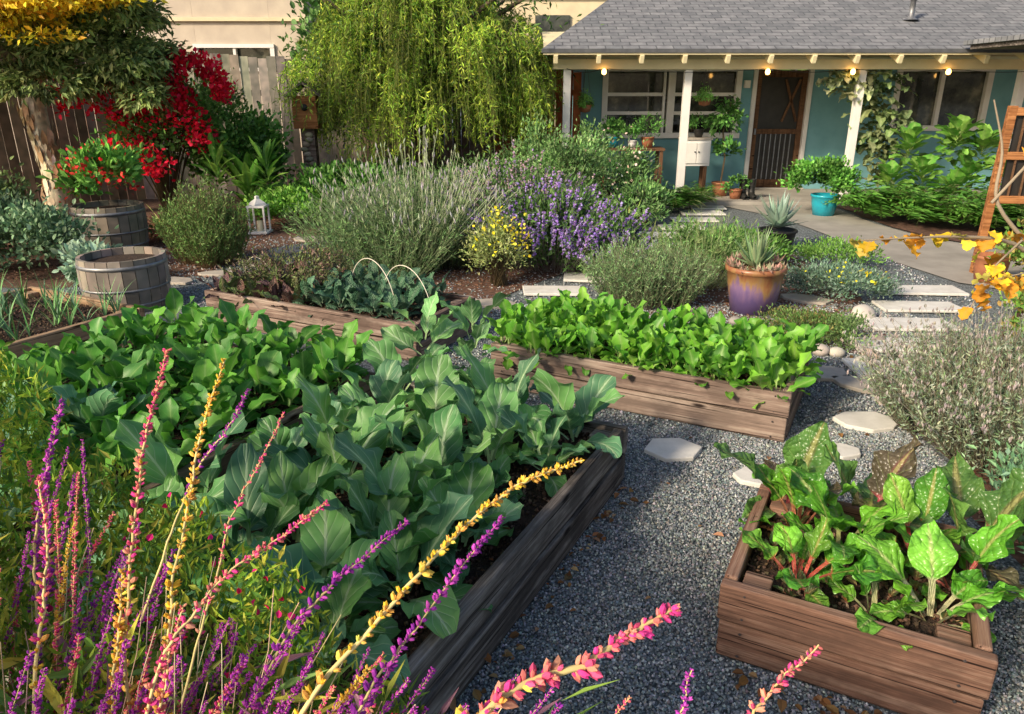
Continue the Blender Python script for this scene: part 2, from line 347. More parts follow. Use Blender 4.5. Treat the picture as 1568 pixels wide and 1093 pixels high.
# ------------------------------------------------------------------ ground
g=poly('gravel_ground',[(-120,-60),(120,-60),(120,160),(-120,160)],0,M['gravel'])
poly('mulch_ground',[(-30,6.6),(-4.2,6.5),(-3.0,7.0),(-2.7,8.4),(-1.2,9.4),(0,11),(.6,13),(.6,30),(-30,30)],.004,M['mulch'],jit=.05)
poly('mulch_ground',[(-2.2,6.9),(-.9,6.3),(-.3,6.05),(.2,6.6),(1.0,7.6),(1.4,8.8),(1.7,10.2),(2.1,11.5),(.7,11.5),(-.6,9.9),(-2,8.5)],.008,M['mulch'],jit=.04)
poly('mulch_ground',[(.9,5.6),(1.5,5.1),(2.4,4.7),(2.75,5.1),(3.0,5.9),(3.1,7.0),(3.1,8.8),(2.4,8.9),(1.6,7.2)],.004,M['mulch'],jit=.03)
poly('mulch_ground',[(1.85,1.2),(1.9,2.4),(2.05,3.0),(2.5,3.7),(3.5,5.0),(4.2,5.9),(9,6.2),(9,1.2)],.004,M['mulch'],jit=.03)
poly('mulch_ground',[(4.95,9.9),(5.1,9.0),(5.6,8.1),(6.5,7.4),(12,7.4),(12,11.5),(4.95,11.5)],.016,M['mulch'],jit=.03)
poly('concrete_path',[(3.2,11.59),(3.75,10.4),(3.85,9.6),(3.92,8.7),(3.98,7.6),(4.15,6.7),(4.6,6.25),(9,6.25),(9,7.4),(6.4,7.4),(5.5,8.1),(5.0,9.0),(4.85,9.9),(4.9,11.59)],.012,M['concrete'])
ss=empty('stepping_stone_path')
def stone(name,x,y,rx,ry,n,mat,rz=0,j=.1):
    a=np.arange(n)/n*2*np.pi+R.uniform(0,.5)
    r=1+R.uniform(-j,j,n); px=rx*r*np.cos(a);py=ry*r*np.sin(a); c,s=math.cos(rz),math.sin(rz)
    poly(name,np.stack([x+px*c-py*s,y+px*s+py*c],-1),.006,mat,ss,.022)
def pad(x,y,w,d,rz,mat=None,th=.02):
    c,s=math.cos(rz),math.sin(rz); q=[(-w/2,-d/2),(w/2,-d/2),(w/2,d/2),(-w/2,d/2)]
    q=[(a+R.normal(0,.012),b+R.normal(0,.012)) for a,b in q]
    poly('paver',[(x+a*c-b*s,y+a*s+b*c) for a,b in q],.014,mat or M['paver'],ss,th)
stone('hex_stone',.80,3.30,.145,.13,6,M['paver'],0,.08)
stone('hex_stone',1.90,3.62,.18,.13,7,M['paver'],-.2,.15)
stone('hex_stone',1.15,3.02,.14,.09,7,M['paver'],0,.12)
stone('hex_stone',1.60,3.28,.14,.08,7,M['paver'],0,.12)
for x,y,wd in [(2.38,4.42,.42),(2.64,4.88,.52),(3.02,5.36,.62),(3.34,5.86,.64),(3.64,6.38,.64)]: pad(x,y,wd,.29,-.06)
for x,y,wd,d in [(.35,6.35,.5,.28),(.74,6.86,.5,.33),(1.0,7.4,.45,.3),(1.3,8.0,.5,.3),(1.62,8.5,.5,.3),(1.93,9.0,.6,.32),(2.2,9.55,.6,.32),(2.5,10.15,.6,.32),(2.75,10.75,.6,.35),(2.95,11.25,.5,.3)]: pad(x,y,wd,d,-.05)
for x,y in [(-.15,5.95),(-.5,6.1),(1.95,4.35),(2.15,4.15),(2.3,3.95),(2.49,6.12),(1.75,4.65),(-2.85,7.05),(-3.15,6.75),(-2.7,7.5),(-2.5,8.1),(-2.42,8.8),(-2.3,9.4)]:
    stone('flagstone',x,y,R.uniform(.17,.25),R.uniform(.1,.15),7,M['flag'],R.uniform(-.6,.2),.15)
def inbed(x,y,rects,m=0.0):
    pa=.46*x+.888*y; pb=.888*x-.46*y; k=np.zeros(len(x),bool)
    for a0,a1,b0,b1 in rects: k|=(pa>a0-m)&(pa<a1+m)&(pb>b0-m)&(pb<b1+m)
    return k
RECT={'chard':(1.98,2.68,-.30,.42),'collard':(.75,2.93,-2.12,-.93),'leafy':(.9,2.95,-3.95,-2.35),'kale':(3.77,4.55,-4.58,-2.66),'radish':(3.65,4.45,-2.03,-.33),'onion':(1.5,3.3,-5.95,-4.66)}
acc=Acc()
for (x0,x1,y0,y1,n,s0,s1) in [(-.3,2.1,1.3,3.6,88000,.0030,.0064),(-.6,3.2,3.4,6.0,42000,.0045,.008),(-4.0,4,5.8,9,14000,.007,.011)]:
    x=R.uniform(x0,x1,n);y=R.uniform(y0,y1,n); k=~inbed(x,y,RECT.values())
    k&=~((x>1.86)&(y<3.0+(x-2.0)*1.4)&(y<5)); 
    x=x[k];y=y[k];m=len(x); s=R.uniform(s0,s1,m)[:,None]*R.uniform(.6,1.3,(m,3))
    c=pal(m,[(.18,.22,.245),(.24,.28,.305),(.31,.345,.365),(.39,.42,.43),(.125,.155,.17),(.26,.25,.235),(.56,.57,.56)],.2)
    inst(acc,OCT,scl(frames(randdir(m),randdir(m)),s),np.stack([x,y,s.mean(1)*.45+.003],-1),c)
build('gravel',acc,M['stone'])
acc=Acc(); n=16000; x=np.concatenate([R.uniform(-6,-1.2,n//2),R.uniform(-1.5,3.0,n//4),R.uniform(1.9,3.4,n//4)]); y=np.concatenate([R.uniform(6.6,10.5,n//2),R.uniform(5.6,9.5,n//4),R.uniform(1.6,4.2,n//4)])
k=((x<-2.9)&(y>6.8))|((x<-1.2)&(y>9.4))|((x>-.8)&(x<.2)&(y>6.5)&(y<8.5))|((x>1.3)&(x<2.9)&(y>5.5)&(y<7.5))|((x>1.95)&(y<3.0+(x-2.0)*1.3)); x=x[k];y=y[k]; m=len(x)
inst(acc,OCT,scl(frames(randdir(m)*[1,1,.2],np.array([0,0,1.])+R.normal(0,.3,(m,3))),np.stack([R.uniform(.004,.01,m),R.uniform(.01,.035,m),R.uniform(.003,.007,m)],-1)),np.stack([x,y,R.uniform(.006,.02,m)],-1),pal(m,[(.26,.13,.085),(.17,.085,.055),(.34,.2,.14),(.10,.055,.04)],.2))
build('bark_chips',acc,M['stone'])
acc=Acc(); n=220
x=R.uniform(-1,2.4,n);y=R.uniform(1.3,6.5,n); k=~inbed(x,y,RECT.values(),.01)
x=x[k];y=y[k]
e=R.uniform(.9,2.9,60); f=R.uniform(-.91,-.84,60); ex=.46*e+.888*f; ey=.888*e-.46*f
e2=np.full(50,1.94)-R.uniform(0,.07,50); f2=R.uniform(-.2,.5,50); x=np.concatenate([x,ex,.46*e2+.888*f2]); y=np.concatenate([y,ey,.888*e2-.46*f2]); n=len(x)
z=np.full(n,.016)
for kx,q in (('chard',30),('collard',25)):
    a0,a1,b0,b1=RECT[kx]; a=R.uniform(a0+.05,a1-.05,q) if kx=='chard' else R.uniform(1.0,2.8,q); b=R.uniform(b0+.05,b1-.05,q) if kx=='chard' else R.uniform(b1-.3,b1-.06,q)
    x=np.concatenate([x,.46*a+.888*b]);y=np.concatenate([y,.888*a-.46*b]);z=np.concatenate([z,np.full(q,.225)])
n=len(x)
inst(acc,tleaf6(.62,.18),scl(frames(np.concatenate([R.normal(0,1,(n,2)),R.normal(0,.15,(n,1))],1),np.array([0,0,1.])+R.normal(0,.3,(n,3))),R.uniform(.015,.05,n)),np.stack([x,y,z],-1),pal(n,[(.40,.20,.08),(.30,.14,.055),(.5,.32,.17),(.2,.1,.045)],.2))
build('fallen_leaves',acc,M['petal'])
acc=Acc(); pts=[(2.75,5.55,.09),(2.4,4.65,.06),(2.3,4.55,.05),(2.62,5.0,.05),(2.85,5.75,.05),(2.1,4.75,.06),(1.72,5.45,.05),(2.2,5.4,.05),(2.2,4.72,.05),(1.9,4.9,.06)]
P=np.array([(a,b,c*.5) for a,b,c in pts]); inst(acc,ICO2,scl(frames(randdir(len(P))*[1,1,.2],np.tile([0,0,1.],(len(P),1))),np.array([[c*1.2,c,c*.7] for *_,c in pts])),P,pal(len(P),[(.5,.44,.37),(.38,.35,.32),(.6,.55,.48)],.1))
build('garden_rocks',acc,M['stone'],smooth=True)
# ------------------------------------------------------------------ raised beds
def bed(key,mat,h=.28,nb=2,th=.042):
    a0,a1,b0,b1=RECT[key]; e=empty('raised_garden_bed',ab((a0+a1)/2,(b0+b1)/2),RZ); Lx=b1-b0; Ly=a1-a0; bh=h/nb
    for k in range(nb):
        z=bh*(k+.5); hh=bh-.010
        for s,nm in((-1,'front_board'),(1,'back_board')):
            box(nm,(Lx+(.010 if k else -.004),th,hh),(0,s*(Ly/2-th/2)+(-1)**k*.004,z),mat,e,bev=.007,rot=(R.normal(0,.015),0,R.normal(0,.0015)))
        for s,nm in((-1,'left_board'),(1,'right_board')):
            box(nm,(Ly-2*th-.014,th,hh),(s*(Lx/2-th/2)+(-1)**k*.004,0,z),mat,e,rz=math.pi/2,bev=.007)
    for sx in(-1,1):
        for sy in(-1,1): box('corner_post',(.085,.085,h-.025),(sx*(Lx/2-th-.050),sy*(Ly/2-th-.050),(h-.025)/2),mat,e,bev=.005)
    for s in(-1,1): # added dark strips standing in for shade in the board gaps
        box('gap_shade_strip',(Lx-2*th-.02,.01,h-.09),(0,s*(Ly/2-th-.009),(h-.09)/2),M['black'],e,bev=0); box('gap_shade_strip',(.01,Ly-2*th-.04,h-.09),(s*(Lx/2-th-.010),0,(h-.09)/2),M['black'],e,bev=0)
    sa=Acc(); P=[]
    for sx in(-1,1):
        for k in range(nb):
            for dz in(-.3,.3): P.append((sx*(Lx/2-.07),-Ly/2-.004,bh*(k+.5+dz)))
    P=np.array(P); inst(sa,OCT,np.tile(np.diag([.006,.006,.006]),(len(P),1,1)),P,np.tile([.06,.05,.05],(len(P),1)))
    build('screws',sa,M['stone'],e)
    nx=max(6,int(Lx/.06));ny=max(6,int(Ly/.06)); X,Y=np.meshgrid(np.linspace(-Lx/2+th+.004,Lx/2-th-.004,nx),np.linspace(-Ly/2+th+.006,Ly/2-th-.006,ny))
    Z=h-.07+R.normal(0,.008,X.shape); s2=Acc(); i=np.arange(ny-1)[:,None];j=np.arange(nx-1)[None]
    s2.add(np.stack([X,Y,Z],-1).reshape(-1,3),np.stack([i*nx+j,i*nx+j+1,(i+1)*nx+j+1,(i+1)*nx+j],-1).reshape(-1,4),(1,1,1)); build('soil',s2,M['soil'],e,True)
    n=int(Lx*Ly*2200); P=np.stack([R.uniform(-Lx/2+th,Lx/2-th,n),R.uniform(-Ly/2+th,Ly/2-th,n),np.full(n,h-.062)],-1); s3=Acc()
    inst(s3,OCT,scl(frames(randdir(n),randdir(n)),R.uniform(.003,.011,(n,3))),P,pal(n,[(.12,.07,.045),(.07,.04,.027),(.18,.12,.08)],.25)); build('soil_crumbs',s3,M['stone'],e)
    return e
bed('chard',M['bed_red'],.28,2); bed('collard',M['bed_dark'],.28,2); bed('leafy',M['bed_mid'],.28,2); bed('kale',M['bed_mid'],.27,2); bed('radish',M['bed_mid'],.28,2); bed('onion',M['bed_pale'],.25,2)
# collards
acc=Acc(); CG=[(.10,.28,.095),(.135,.34,.11),(.17,.39,.13),(.11,.27,.15),(.18,.40,.12),(.10,.25,.13)]
CST=(.38,.55,.27)
for a in np.arange(1.0,2.95,.28):
    for b in (-1.98,-1.66,-1.34):
        if a<1.2 and b>-1.5: continue
        p=ab(a+R.normal(0,.05),b+R.normal(0,.05),.21)
        rosette(acc,p,R.integers(9,13),.35*R.uniform(.85,1.12),.185,CG,CST,el=(1.35,.25),bend=(-1.3,-.3),ruf=.10,cup=.12,pet=.26,stalk=.10,nv=16,nu=8,prof='round' if R.uniform()<.55 else 'ovate',crk=.012)
for a,b,s in [(2.75,-1.12,1),(2.45,-1.12,.8),(1.80,-1.12,.95),(1.5,-1.15,1.05),(1.22,-1.2,.95),(2.12,-1.2,.6)]:
    rosette(acc,ab(a,b,.21),9,.34*s,.19*s,CG,CST,el=(1.2,.25),bend=(-1.2,-.3),ruf=.10,pet=.24,stalk=.07,nv=14,nu=8,prof='round')
for a,b in [(2.98,-2.05),(3.05,-1.8)]:
    rosette(acc,ab(a,b,.3),11,.28,.15,[(.15,.34,.14),(.2,.42,.16)],CST,el=(1.3,.2),bend=(-1.0,-.2),ruf=.1,stalk=.27,nv=12,nu=8)
build('collard_greens',acc,M['collard'],smooth=True)
acc=Acc(); DG=[(.075,.26,.035),(.11,.34,.045),(.15,.41,.055),(.085,.27,.06)]
for a in np.arange(1.35,2.95,.155):
    for b in np.arange(-3.85,-2.35,.16):
        rosette(acc,ab(a+R.normal(0,.04),b+R.normal(0,.04),.22),R.integers(7,11),.21*R.uniform(.85,1.2),.12,DG,(.22,.38,.12),el=(1.35,.15),bend=(-1.2,-.2),ruf=.09,pet=.3,stalk=.11,nv=8,nu=6,prof='round')
build('bush_bean_plants',acc,M['greens'],smooth=True)
acc=Acc()
for a,b in [(1.45,-3.1),(1.25,-2.75),(1.3,-3.45),(1.1,-2.5),(1.75,-2.9),(1.0,-3.1)]:
    rosette(acc,ab(a,b,.22),10,.30,.17,[(.08,.22,.14),(.12,.29,.15)],(.32,.45,.28),el=(1.35,.4),bend=(-1.1,-.3),ruf=.08,stalk=.14,nv=12,nu=8)
build('broccoli_plants',acc,M['collard'],smooth=True)
acc=Acc(); RG=[(.12,.36,.035),(.17,.45,.045),(.23,.52,.06),(.13,.38,.05)]
for a in np.arange(3.70,4.44,.105):
    for b in np.arange(-1.98,-.36,.115):
        rosette(acc,ab(a+R.normal(0,.035),b+R.normal(0,.035),.22),R.integers(7,10),.19*R.uniform(.75,1.15),.095,RG,(.38,.54,.18),el=(1.4,.15),bend=(-1.1,-.1),ruf=.12,pet=.3,prof='round',stalk=.05,nv=9,nu=6,lobe=.2,freq=7)
build('radish_greens',acc,M['greens'],smooth=True)
acc=Acc()
for a in np.arange(3.86,4.5,.15):
    for b in np.arange(-3.65,-2.75,.15):
        rosette(acc,ab(a,b,.22),11,.16,.085,[(.06,.16,.10),(.085,.205,.12),(.115,.25,.15)],(.25,.35,.24),el=(1.35,.05),bend=(-1.1,-.3),ruf=.06,pet=.15,prof='long',stalk=.08,nv=8,nu=4)
build('lacinato_kale',acc,M['kale'],smooth=True)
acc=Acc()
for a in np.arange(3.86,4.5,.16):
    for b in np.arange(-4.48,-3.65,.17):
        rosette(acc,ab(a,b,.2),9,.25,.09,[(.16,.09,.075),(.11,.19,.065),(.17,.25,.08),(.13,.07,.08)],(.32,.14,.16),el=(1.4,.3),bend=(-1.2,-.2),ruf=.14,pet=.2,nv=8,nu=4)
c=ab(4.15,-4.05,.38); bush(acc,c,(.42,.3,.18),2500,.035,[(.18,.2,.08),(.22,.28,.11),(.26,.18,.16)],tleaf(.3),20,.2)
build('mustard_greens',acc,M['kale'],smooth=True)
acc=Acc()
for b,hh in ((-4.4,.26),(-3.3,.36),(-3.0,.34)):
    t=np.linspace(0,math.pi,22); P=np.array([ab(4.16-.12*math.cos(q),b+.30*math.cos(q),.2+hh*math.sin(q)) for q in t]); tubes(acc,P[None],.0032,(.75,.70,.58),5)
build('wire_hoops',acc,M['stone'],smooth=True)
acc=Acc()
for i in range(80):
    p=ab(R.uniform(1.7,3.2),R.uniform(-5.85,-4.78),.18)
    for k in range(5): big_leaf(acc,p,R.uniform(0,6.28),R.uniform(1.0,1.5),R.uniform(-.3,.9),R.uniform(.2,.38),.012,pal(1,[(.16,.36,.12),(.22,.42,.17),(.19,.33,.2)])[0],prof='blade',pet=0,ruf=0,nv=6,nu=2)
build('spring_onions',acc,M['needle'],smooth=True)
# chard
acc=Acc(); CH=[(.13,.40,.035),(.18,.48,.05),(.10,.33,.035),(.23,.54,.07)]
for a,b,n,L,st in [(2.18,-.10,9,.28,(.75,.14,.12)),(2.12,.13,7,.23,(.72,.70,.40)),(2.40,.0,10,.31,(.65,.66,.30)),(2.50,.24,9,.32,(.72,.12,.14)),(2.18,.28,8,.28,(.75,.72,.45)),(2.52,-.14,8,.30,(.72,.25,.16)),(2.36,.35,8,.29,(.70,.15,.16))]:
    rosette(acc,ab(a,b,.21),n,L,L*.48,CH,st,el=(1.35,.35),bend=(-1.1,-.3),ruf=.13,cup=.05,pet=.40,prof='round',nv=26,nu=14,freq=8,crk=.010,pwm=1.5)
for a,b in [(2.62,-.2),(2.66,.08),(2.60,.38)]:
    rosette(acc,ab(a,b,.21),7,.36,.18,[(.10,.22,.06),(.15,.32,.08),(.13,.11,.075)],(.6,.10,.16),el=(1.35,.3),bend=(-1.0,-.2),ruf=.12,pet=.3,nv=18,nu=10,crk=.010)
for i in range(14):
    rosette(acc,ab(R.uniform(2.1,2.55),R.uniform(-.2,.35),.21),5,.08,.045,[(.12,.19,.07)],(.5,.14,.12),nv=6,nu=4)
build('swiss_chard',acc,M['chard'],smooth=True)
# ------------------------------------------------------------------ barrels and pots
def barrel(loc,r,h):
    e=empty('half_barrel_planter',loc); acc=Acc(); ns=22
    zs=np.linspace(0,h,7); rr=r*(.86+.14*np.sin(np.pi*(.15+.55*zs/h)))
    for k in range(ns):
        a0=2*np.pi*k/ns+.008;a1=2*np.pi*(k+1)/ns-.008; V=[]
        for z,q in zip(zs,rr): V+=[(q*math.cos(a0),q*math.sin(a0),z),(q*math.cos(a1),q*math.sin(a1),z)]
        q=rr[-1]-.03; V+=[(q*math.cos(a0),q*math.sin(a0),h),(q*math.cos(a1),q*math.sin(a1),h),(q*math.cos(a0),q*math.sin(a0),h-.1),(q*math.cos(a1),q*math.sin(a1),h-.1)]
        F=[[2*i,2*i+1,2*i+3,2*i+2] for i in range(8)]; acc.add(V,np.array(F),pal(1,[(.25,.22,.195),(.32,.28,.25),(.19,.165,.15)],.14)[0])
    build('staves',acc,M['boards'],e)
    for z0,z1 in((.12,.17),(.42,.46),(.83,.90)):
        q0=np.interp(z0*h,zs,rr)+.004;q1=np.interp(z1*h,zs,rr)+.004; lathe('hoop',[(q0-.004,z0*h),(q0,z0*h),(q1,z1*h),(q1-.004,z1*h)],M['metal'],(0,0,0),e)
    lathe('soil',[(.001,h-.055),(rr[-1]*.5,h-.05),(rr[-1]-.02,h-.06)],M['soil'],(0,0,0),e); lathe('bottom',[(.001,.004),(rr[0],.004)],M['dark'],(0,0,0),e)
    return e
barrel((-3.2,5.98,0),.34,.43); barrel((-4.5,8.3,0),.38,.5)
acc=Acc(); bush(acc,(-4.5,8.3,.80),(.38,.36,.3),1000,.095,[(.17,.42,.07),(.23,.5,.10),(.12,.32,.06)],tleaf6(.5),20,.2)
bush(acc,(-4.5,8.2,.72),(.5,.42,.3),200,.05,[(.85,.03,.04),(.88,.08,.06)],tleaf6(.9),18,.13); build('red_geranium',acc,M['leaf'])
def pot(name,loc,r,h,mat,flare=.75):
    return lathe(name,[(.001,.003),(r*flare,.003),(r*.93,h*.6),(r*.98,h*.88),(r*1.06,h*.9),(r*1.06,h),(r*.94,h),(r*.92,h*.86),(.001,h*.88)],mat,loc)
pot('glazed_flower_pot',(1.95,5.8,0),.225,.38,M['glaze'])
acc=Acc()
rosette(acc,(1.95,5.8,.36),44,.33,.06,[(.2,.34,.17),(.26,.41,.22),(.32,.43,.22)],(.45,.45,.25),el=(1.4,.2),bend=(-.1,.5),ruf=0,cup=.6,pet=0,prof='blade',nv=6,nu=4)
for i in range(34):
    a=R.uniform(0,6.28); rosette(acc,(1.95+.2*math.cos(a),5.8+.2*math.sin(a),.36+R.uniform(-.03,.04)),10,.075,.03,[(.5,.34,.25),(.36,.45,.25),(.55,.3,.24)],(.4,.35,.3),el=(1.4,.1),bend=(0,.5),ruf=0,cup=.4,pet=0,prof='blade',nv=3,nu=2)
build('potted_aloe',acc,M['leaf'],smooth=True)
pot('flower_pot',(2.95,8.2,0),.2,.24,M['black']); acc=Acc(); rosette(acc,(2.95,8.2,.26),46,.42,.10,[(.28,.42,.34),(.34,.48,.4)],(.4,.45,.36),el=(1.4,.1),bend=(0,.3),ruf=0,cup=.5,pet=0,prof='blade',nv=6,nu=4); build('agave',acc,M['leaf'],smooth=True)
# ------------------------------------------------------------------ middle planting
acc=Acc(); LV=[(.13,.24,.09),(.18,.32,.12),(.25,.38,.17),(.09,.17,.06)]
for dx,dy,n,h in [(0,0,560,1.08),(-.45,.1,340,.9),(.36,.15,300,1.0),(-.1,-.35,320,.85)]:
    spiky(acc,(-1.02+dx,7.35+dy,0),n,h,.55,20,.055,LV,(.22,.28,.15),nw=.17,basesp=.28,r=.0028)
P=spiky(acc,(-.95,7.35,.1),240,1.22,.75,4,.03,[(.3,.36,.22)],(.33,.39,.24),basesp=.3,r=.005)
tips=P[:,4:].reshape(-1,3); inst(acc,OCT,scl(frames(np.tile([0,0,1.],(len(tips),1))+R.normal(0,.2,(len(tips),3)),randdir(len(tips))),np.tile([.009,.035,.009],(len(tips),1))),tips,pal(len(tips),[(.32,.37,.24),(.34,.33,.34)]))
build('lavender_bush',acc,M['needle'])
def sage(name,c,n,h,spread,flow,greens,bs=.25,fl=.45,bsz=.012,leafn=0,rd=None,z=0):
    acc=Acc(); P=spiky(acc,(c[0],c[1],z),n,h,spread,14,.06,greens,(.24,.21,.2),nw=.3,basesp=bs,r=.003)
    K=P.shape[1]; m=18; ti=R.uniform(1-fl,1,(n,m))*(K-1); i0=np.minimum(ti.astype(int),K-2); f=(ti-i0)[...,None]; ar=np.arange(n)[:,None]
    p=(P[ar,i0]*(1-f)+P[ar,i0+1]*f).reshape(-1,3)+R.normal(0,.006,(n*m,3))
    inst(acc,OCT,scl(frames(randdir(len(p)),randdir(len(p))),R.uniform(.6,1.3,len(p))*bsz),p,pal(len(p),flow,.2))
    if leafn: bush(acc,(c[0],c[1],z+h*.40),rd,leafn,.065,greens,tleaf(.4),30,.25)
    return build(name,acc,M['leaf'])
GR=[(.09,.19,.05),(.13,.26,.07),(.17,.3,.09)]
PU=[(.32,.19,.60),(.42,.28,.70),(.26,.14,.5),(.5,.4,.74)]
sage('purple_sage_bush',(.42,7.35),300,.94,.62,PU,GR,.36,.5,.013,4600,(.66,.45,.36))
sage('purple_sage_bush',(.05,8.2),240,1.14,.62,[(.5,.36,.48),(.4,.3,.52),(.48,.36,.36)],GR,.32,.4,.013,3500,(.65,.5,.45))
sage('purple_sage_bush',(.9,7.0),110,.62,.32,PU,GR,.16,.4,.012,1800,(.3,.3,.26))
acc=Acc(); bush(acc,(-.14,6.62,.34),(.24,.22,.28),3400,.035,[(.36,.43,.15),(.45,.5,.23),(.27,.36,.12)],tleaf(.35),30,.22)
bush(acc,(-.08,6.5,.45),(.27,.24,.28),150,.03,[(.95,.78,.03),(.95,.85,.08)],tleaf6(1.0),44,.10); stems_from((-.12,6.62,.36),(.25,.25,.3),40,acc=acc); build('yellow_daisy_bush',acc,M['leaf'])
acc=Acc()
for dx,dy in [(0,0),(-.17,.1),(.2,.05)]: spiky(acc,(1.12+dx,5.95+dy,0),380,.60,.26,20,.034,[(.15,.29,.11),(.21,.37,.15),(.3,.44,.22),(.1,.2,.07)],(.2,.2,.13),nw=.2,basesp=.15)
build('rosemary_bush',acc,M['needle'])
acc=Acc(); spiky(acc,(1.75,6.65,0),220,.72,.42,10,.06,[(.22,.32,.12),(.28,.38,.16)],(.26,.3,.15),nw=.1,basesp=.2); bush(acc,(1.75,6.8,.28),(.42,.4,.26),2600,.05,[(.11,.25,.06),(.18,.33,.1)],tleaf(.3),30); build('salvia_shrub',acc,M['needle'])
acc=Acc(); bush(acc,(2.75,6.15,.12),(.46,.34,.17),5200,.035,[(.18,.3,.22),(.26,.38,.28),(.13,.23,.14)],tleaf(.35),50,.16,zmin=-.1)
bush(acc,(2.75,6.05,.22),(.4,.3,.1),70,.025,[(.95,.78,.03)],tleaf6(1.0),25,.12); build('euryops_groundcover',acc,M['leaf'])
acc=Acc(); bush(acc,(2.10,5.15,.06),(.38,.3,.11),4200,.025,[(.11,.22,.05),(.18,.3,.09),(.24,.22,.08)],tleaf(.45),50,.18,zmin=-.1); bush(acc,(2.35,4.95,.08),(.15,.18,.14),900,.03,[(.17,.28,.1)],tleaf(.4),16); build('creeping_thyme',acc,M['leaf'])
acc=Acc(); bush(acc,(2.3,7.5,.14),(.6,.5,.2),4200,.045,[(.13,.31,.05),(.2,.4,.08),(.09,.23,.04)],tleaf(.4),50,.18,zmin=-.1); bush(acc,(3.3,7.4,.1),(.35,.45,.15),2000,.04,[(.13,.3,.05),(.2,.38,.08)],tleaf(.4),30,.18,zmin=-.1); build('low_herb_planting',acc,M['leaf'])
acc=Acc()
for i in range(12): rosette(acc,(1.25+R.uniform(-.35,.35),8.3+R.uniform(-.5,1.0),.02),14,.42,.05,[(.38,.5,.12),(.5,.55,.2),(.22,.4,.08)],(.45,.5,.18),el=(1.5,.5),bend=(-.9,0),ruf=0,cup=.3,pet=0,prof='blade',nv=6,nu=2)
build('strappy_grass_clumps',acc,M['needle'],smooth=True)
acc=Acc()
for c,r,n in [((.75,9.8,.6),(.55,.5,.55),3800),((1.35,10.6,.55),(.6,.5,.5),4000),((.3,10.6,.65),(.5,.5,.6),2800),((1.7,9.8,.3),(.35,.4,.3),1900),((1.15,11.2,.8),(.3,.3,.5),1300)]:
    bush(acc,c,r,n,.06,[(.11,.24,.07),(.17,.33,.1),(.24,.38,.15)],tleaf(.42),30,.17,cj=.35); stems_from(c,r,30,acc=acc,r=.01)
bush(acc,(1.2,9.9,.7),(.6,.5,.5),130,.035,[(.65,.45,.38),(.75,.62,.55)],tleaf6(.9),30,.15)
build('flowering_shrubs',acc,M['leaf'])
# ------------------------------------------------------------------ left planting
acc=Acc()
for dx,dy,h in [(0,0,1.0),(-.2,.05,.85),(.18,0,.8),(.05,-.12,.7)]: spiky(acc,(-3.12+dx,7.5+dy,0),300,h,.2,24,.04,[(.10,.2,.05),(.16,.29,.08),(.23,.36,.12)],(.2,.14,.08),nw=.22,basesp=.11)
build('rosemary_bush',acc,M['needle'])
acc=Acc(); bush(acc,(-4.85,7.0,.32),(.72,.5,.36),6500,.055,[(.19,.31,.17),(.25,.38,.22),(.13,.23,.11)],tleaf6(.6),45,.18,cj=.35); bush(acc,(-3.85,6.6,.2),(.28,.25,.18),1200,.07,[(.24,.36,.26),(.3,.42,.3)],tleaf6(.6),16)
bush(acc,(-5.7,7.7,.5),(.6,.5,.5),3800,.06,[(.17,.25,.08),(.23,.3,.12),(.12,.2,.07)],tleaf6(.6),35,.2); build('grey_leaved_shrub',acc,M['leaf'])
acc=Acc(); RD=[(.80,.012,.04),(.9,.03,.08),(.68,.01,.03)]
for c,r,n in [((-4.5,10.0,1.25),(.6,.5,.6),1500),((-4.05,10.1,1.75),(.42,.4,.42),950),((-5.45,10.0,1.5),(.4,.4,.4),420),((-4.9,9.5,.8),(.6,.45,.35),650)]:
    bush(acc,c,r,n,.062,RD,tleaf6(.8),34,.13,cj=.2)
bush(acc,(-4.55,10.3,1.1),(.85,.6,.85),5000,.07,[(.12,.28,.06),(.19,.36,.09)],tleaf6(.6),40,.18,cj=.35); stems_from((-4.7,10.2,1.2),(.7,.5,.8),50,acc=acc,r=.015); build('red_bougainvillea',acc,M['petal'])
acc=Acc(); BG=[(.13,.36,.05),(.2,.45,.08),(.28,.5,.1)]
for c,n,L in [((-3.6,10.3,.1),34,.7),((-3.9,10.0,.4),24,.42),((-3.3,10.2,.4),26,.42),((-3.6,11,.6),30,.5)]:
    rosette(acc,c,n,L,L*.24,BG,(.32,.5,.15),el=(1.4,.3),bend=(-1.1,0),ruf=.03,cup=.2,pet=.15,prof='long',stalk=.4,nv=8,nu=4)
bush(acc,(-3.85,10.8,.8),(.6,.5,.7),3600,.085,[(.11,.29,.05),(.18,.38,.08)],tleaf6(.55),35,.2,cj=.35); build('broadleaf_shrub',acc,M['greens'],smooth=True)
acc=Acc(); bush(acc,(-2.9,9.9,.2),(.55,.55,.22),4000,.06,[(.15,.37,.05),(.23,.46,.07)],tleaf6(.6),40,.2,zmin=-.1); bush(acc,(-2.2,10.4,.32),(.7,.6,.36),4500,.07,[(.09,.24,.04),(.14,.31,.06)],tleaf6(.6),40,.2,zmin=-.1)
bush(acc,(-3.9,9.0,.08),(.5,.5,.12),1500,.05,[(.2,.3,.08),(.45,.18,.08)],tleaf6(.6),30,.2,zmin=-.1); build('leafy_hedge',acc,M['leaf'])
acc=Acc(); rosette(acc,(-4.35,9.3,.02),20,.4,.07,[(.42,.48,.16),(.18,.36,.08)],(.4,.4,.15),el=(1.4,.4),bend=(-.9,0),ruf=.02,pet=0,prof='blade'); build('striped_lily',acc,M['needle'])
e=empty('garden_lantern',(-3.15,9.25,.0))
for z,s in((.01,.24),(.33,.22)): box('frame',(s,s,.025),(0,0,z+.01),M['white'],e)
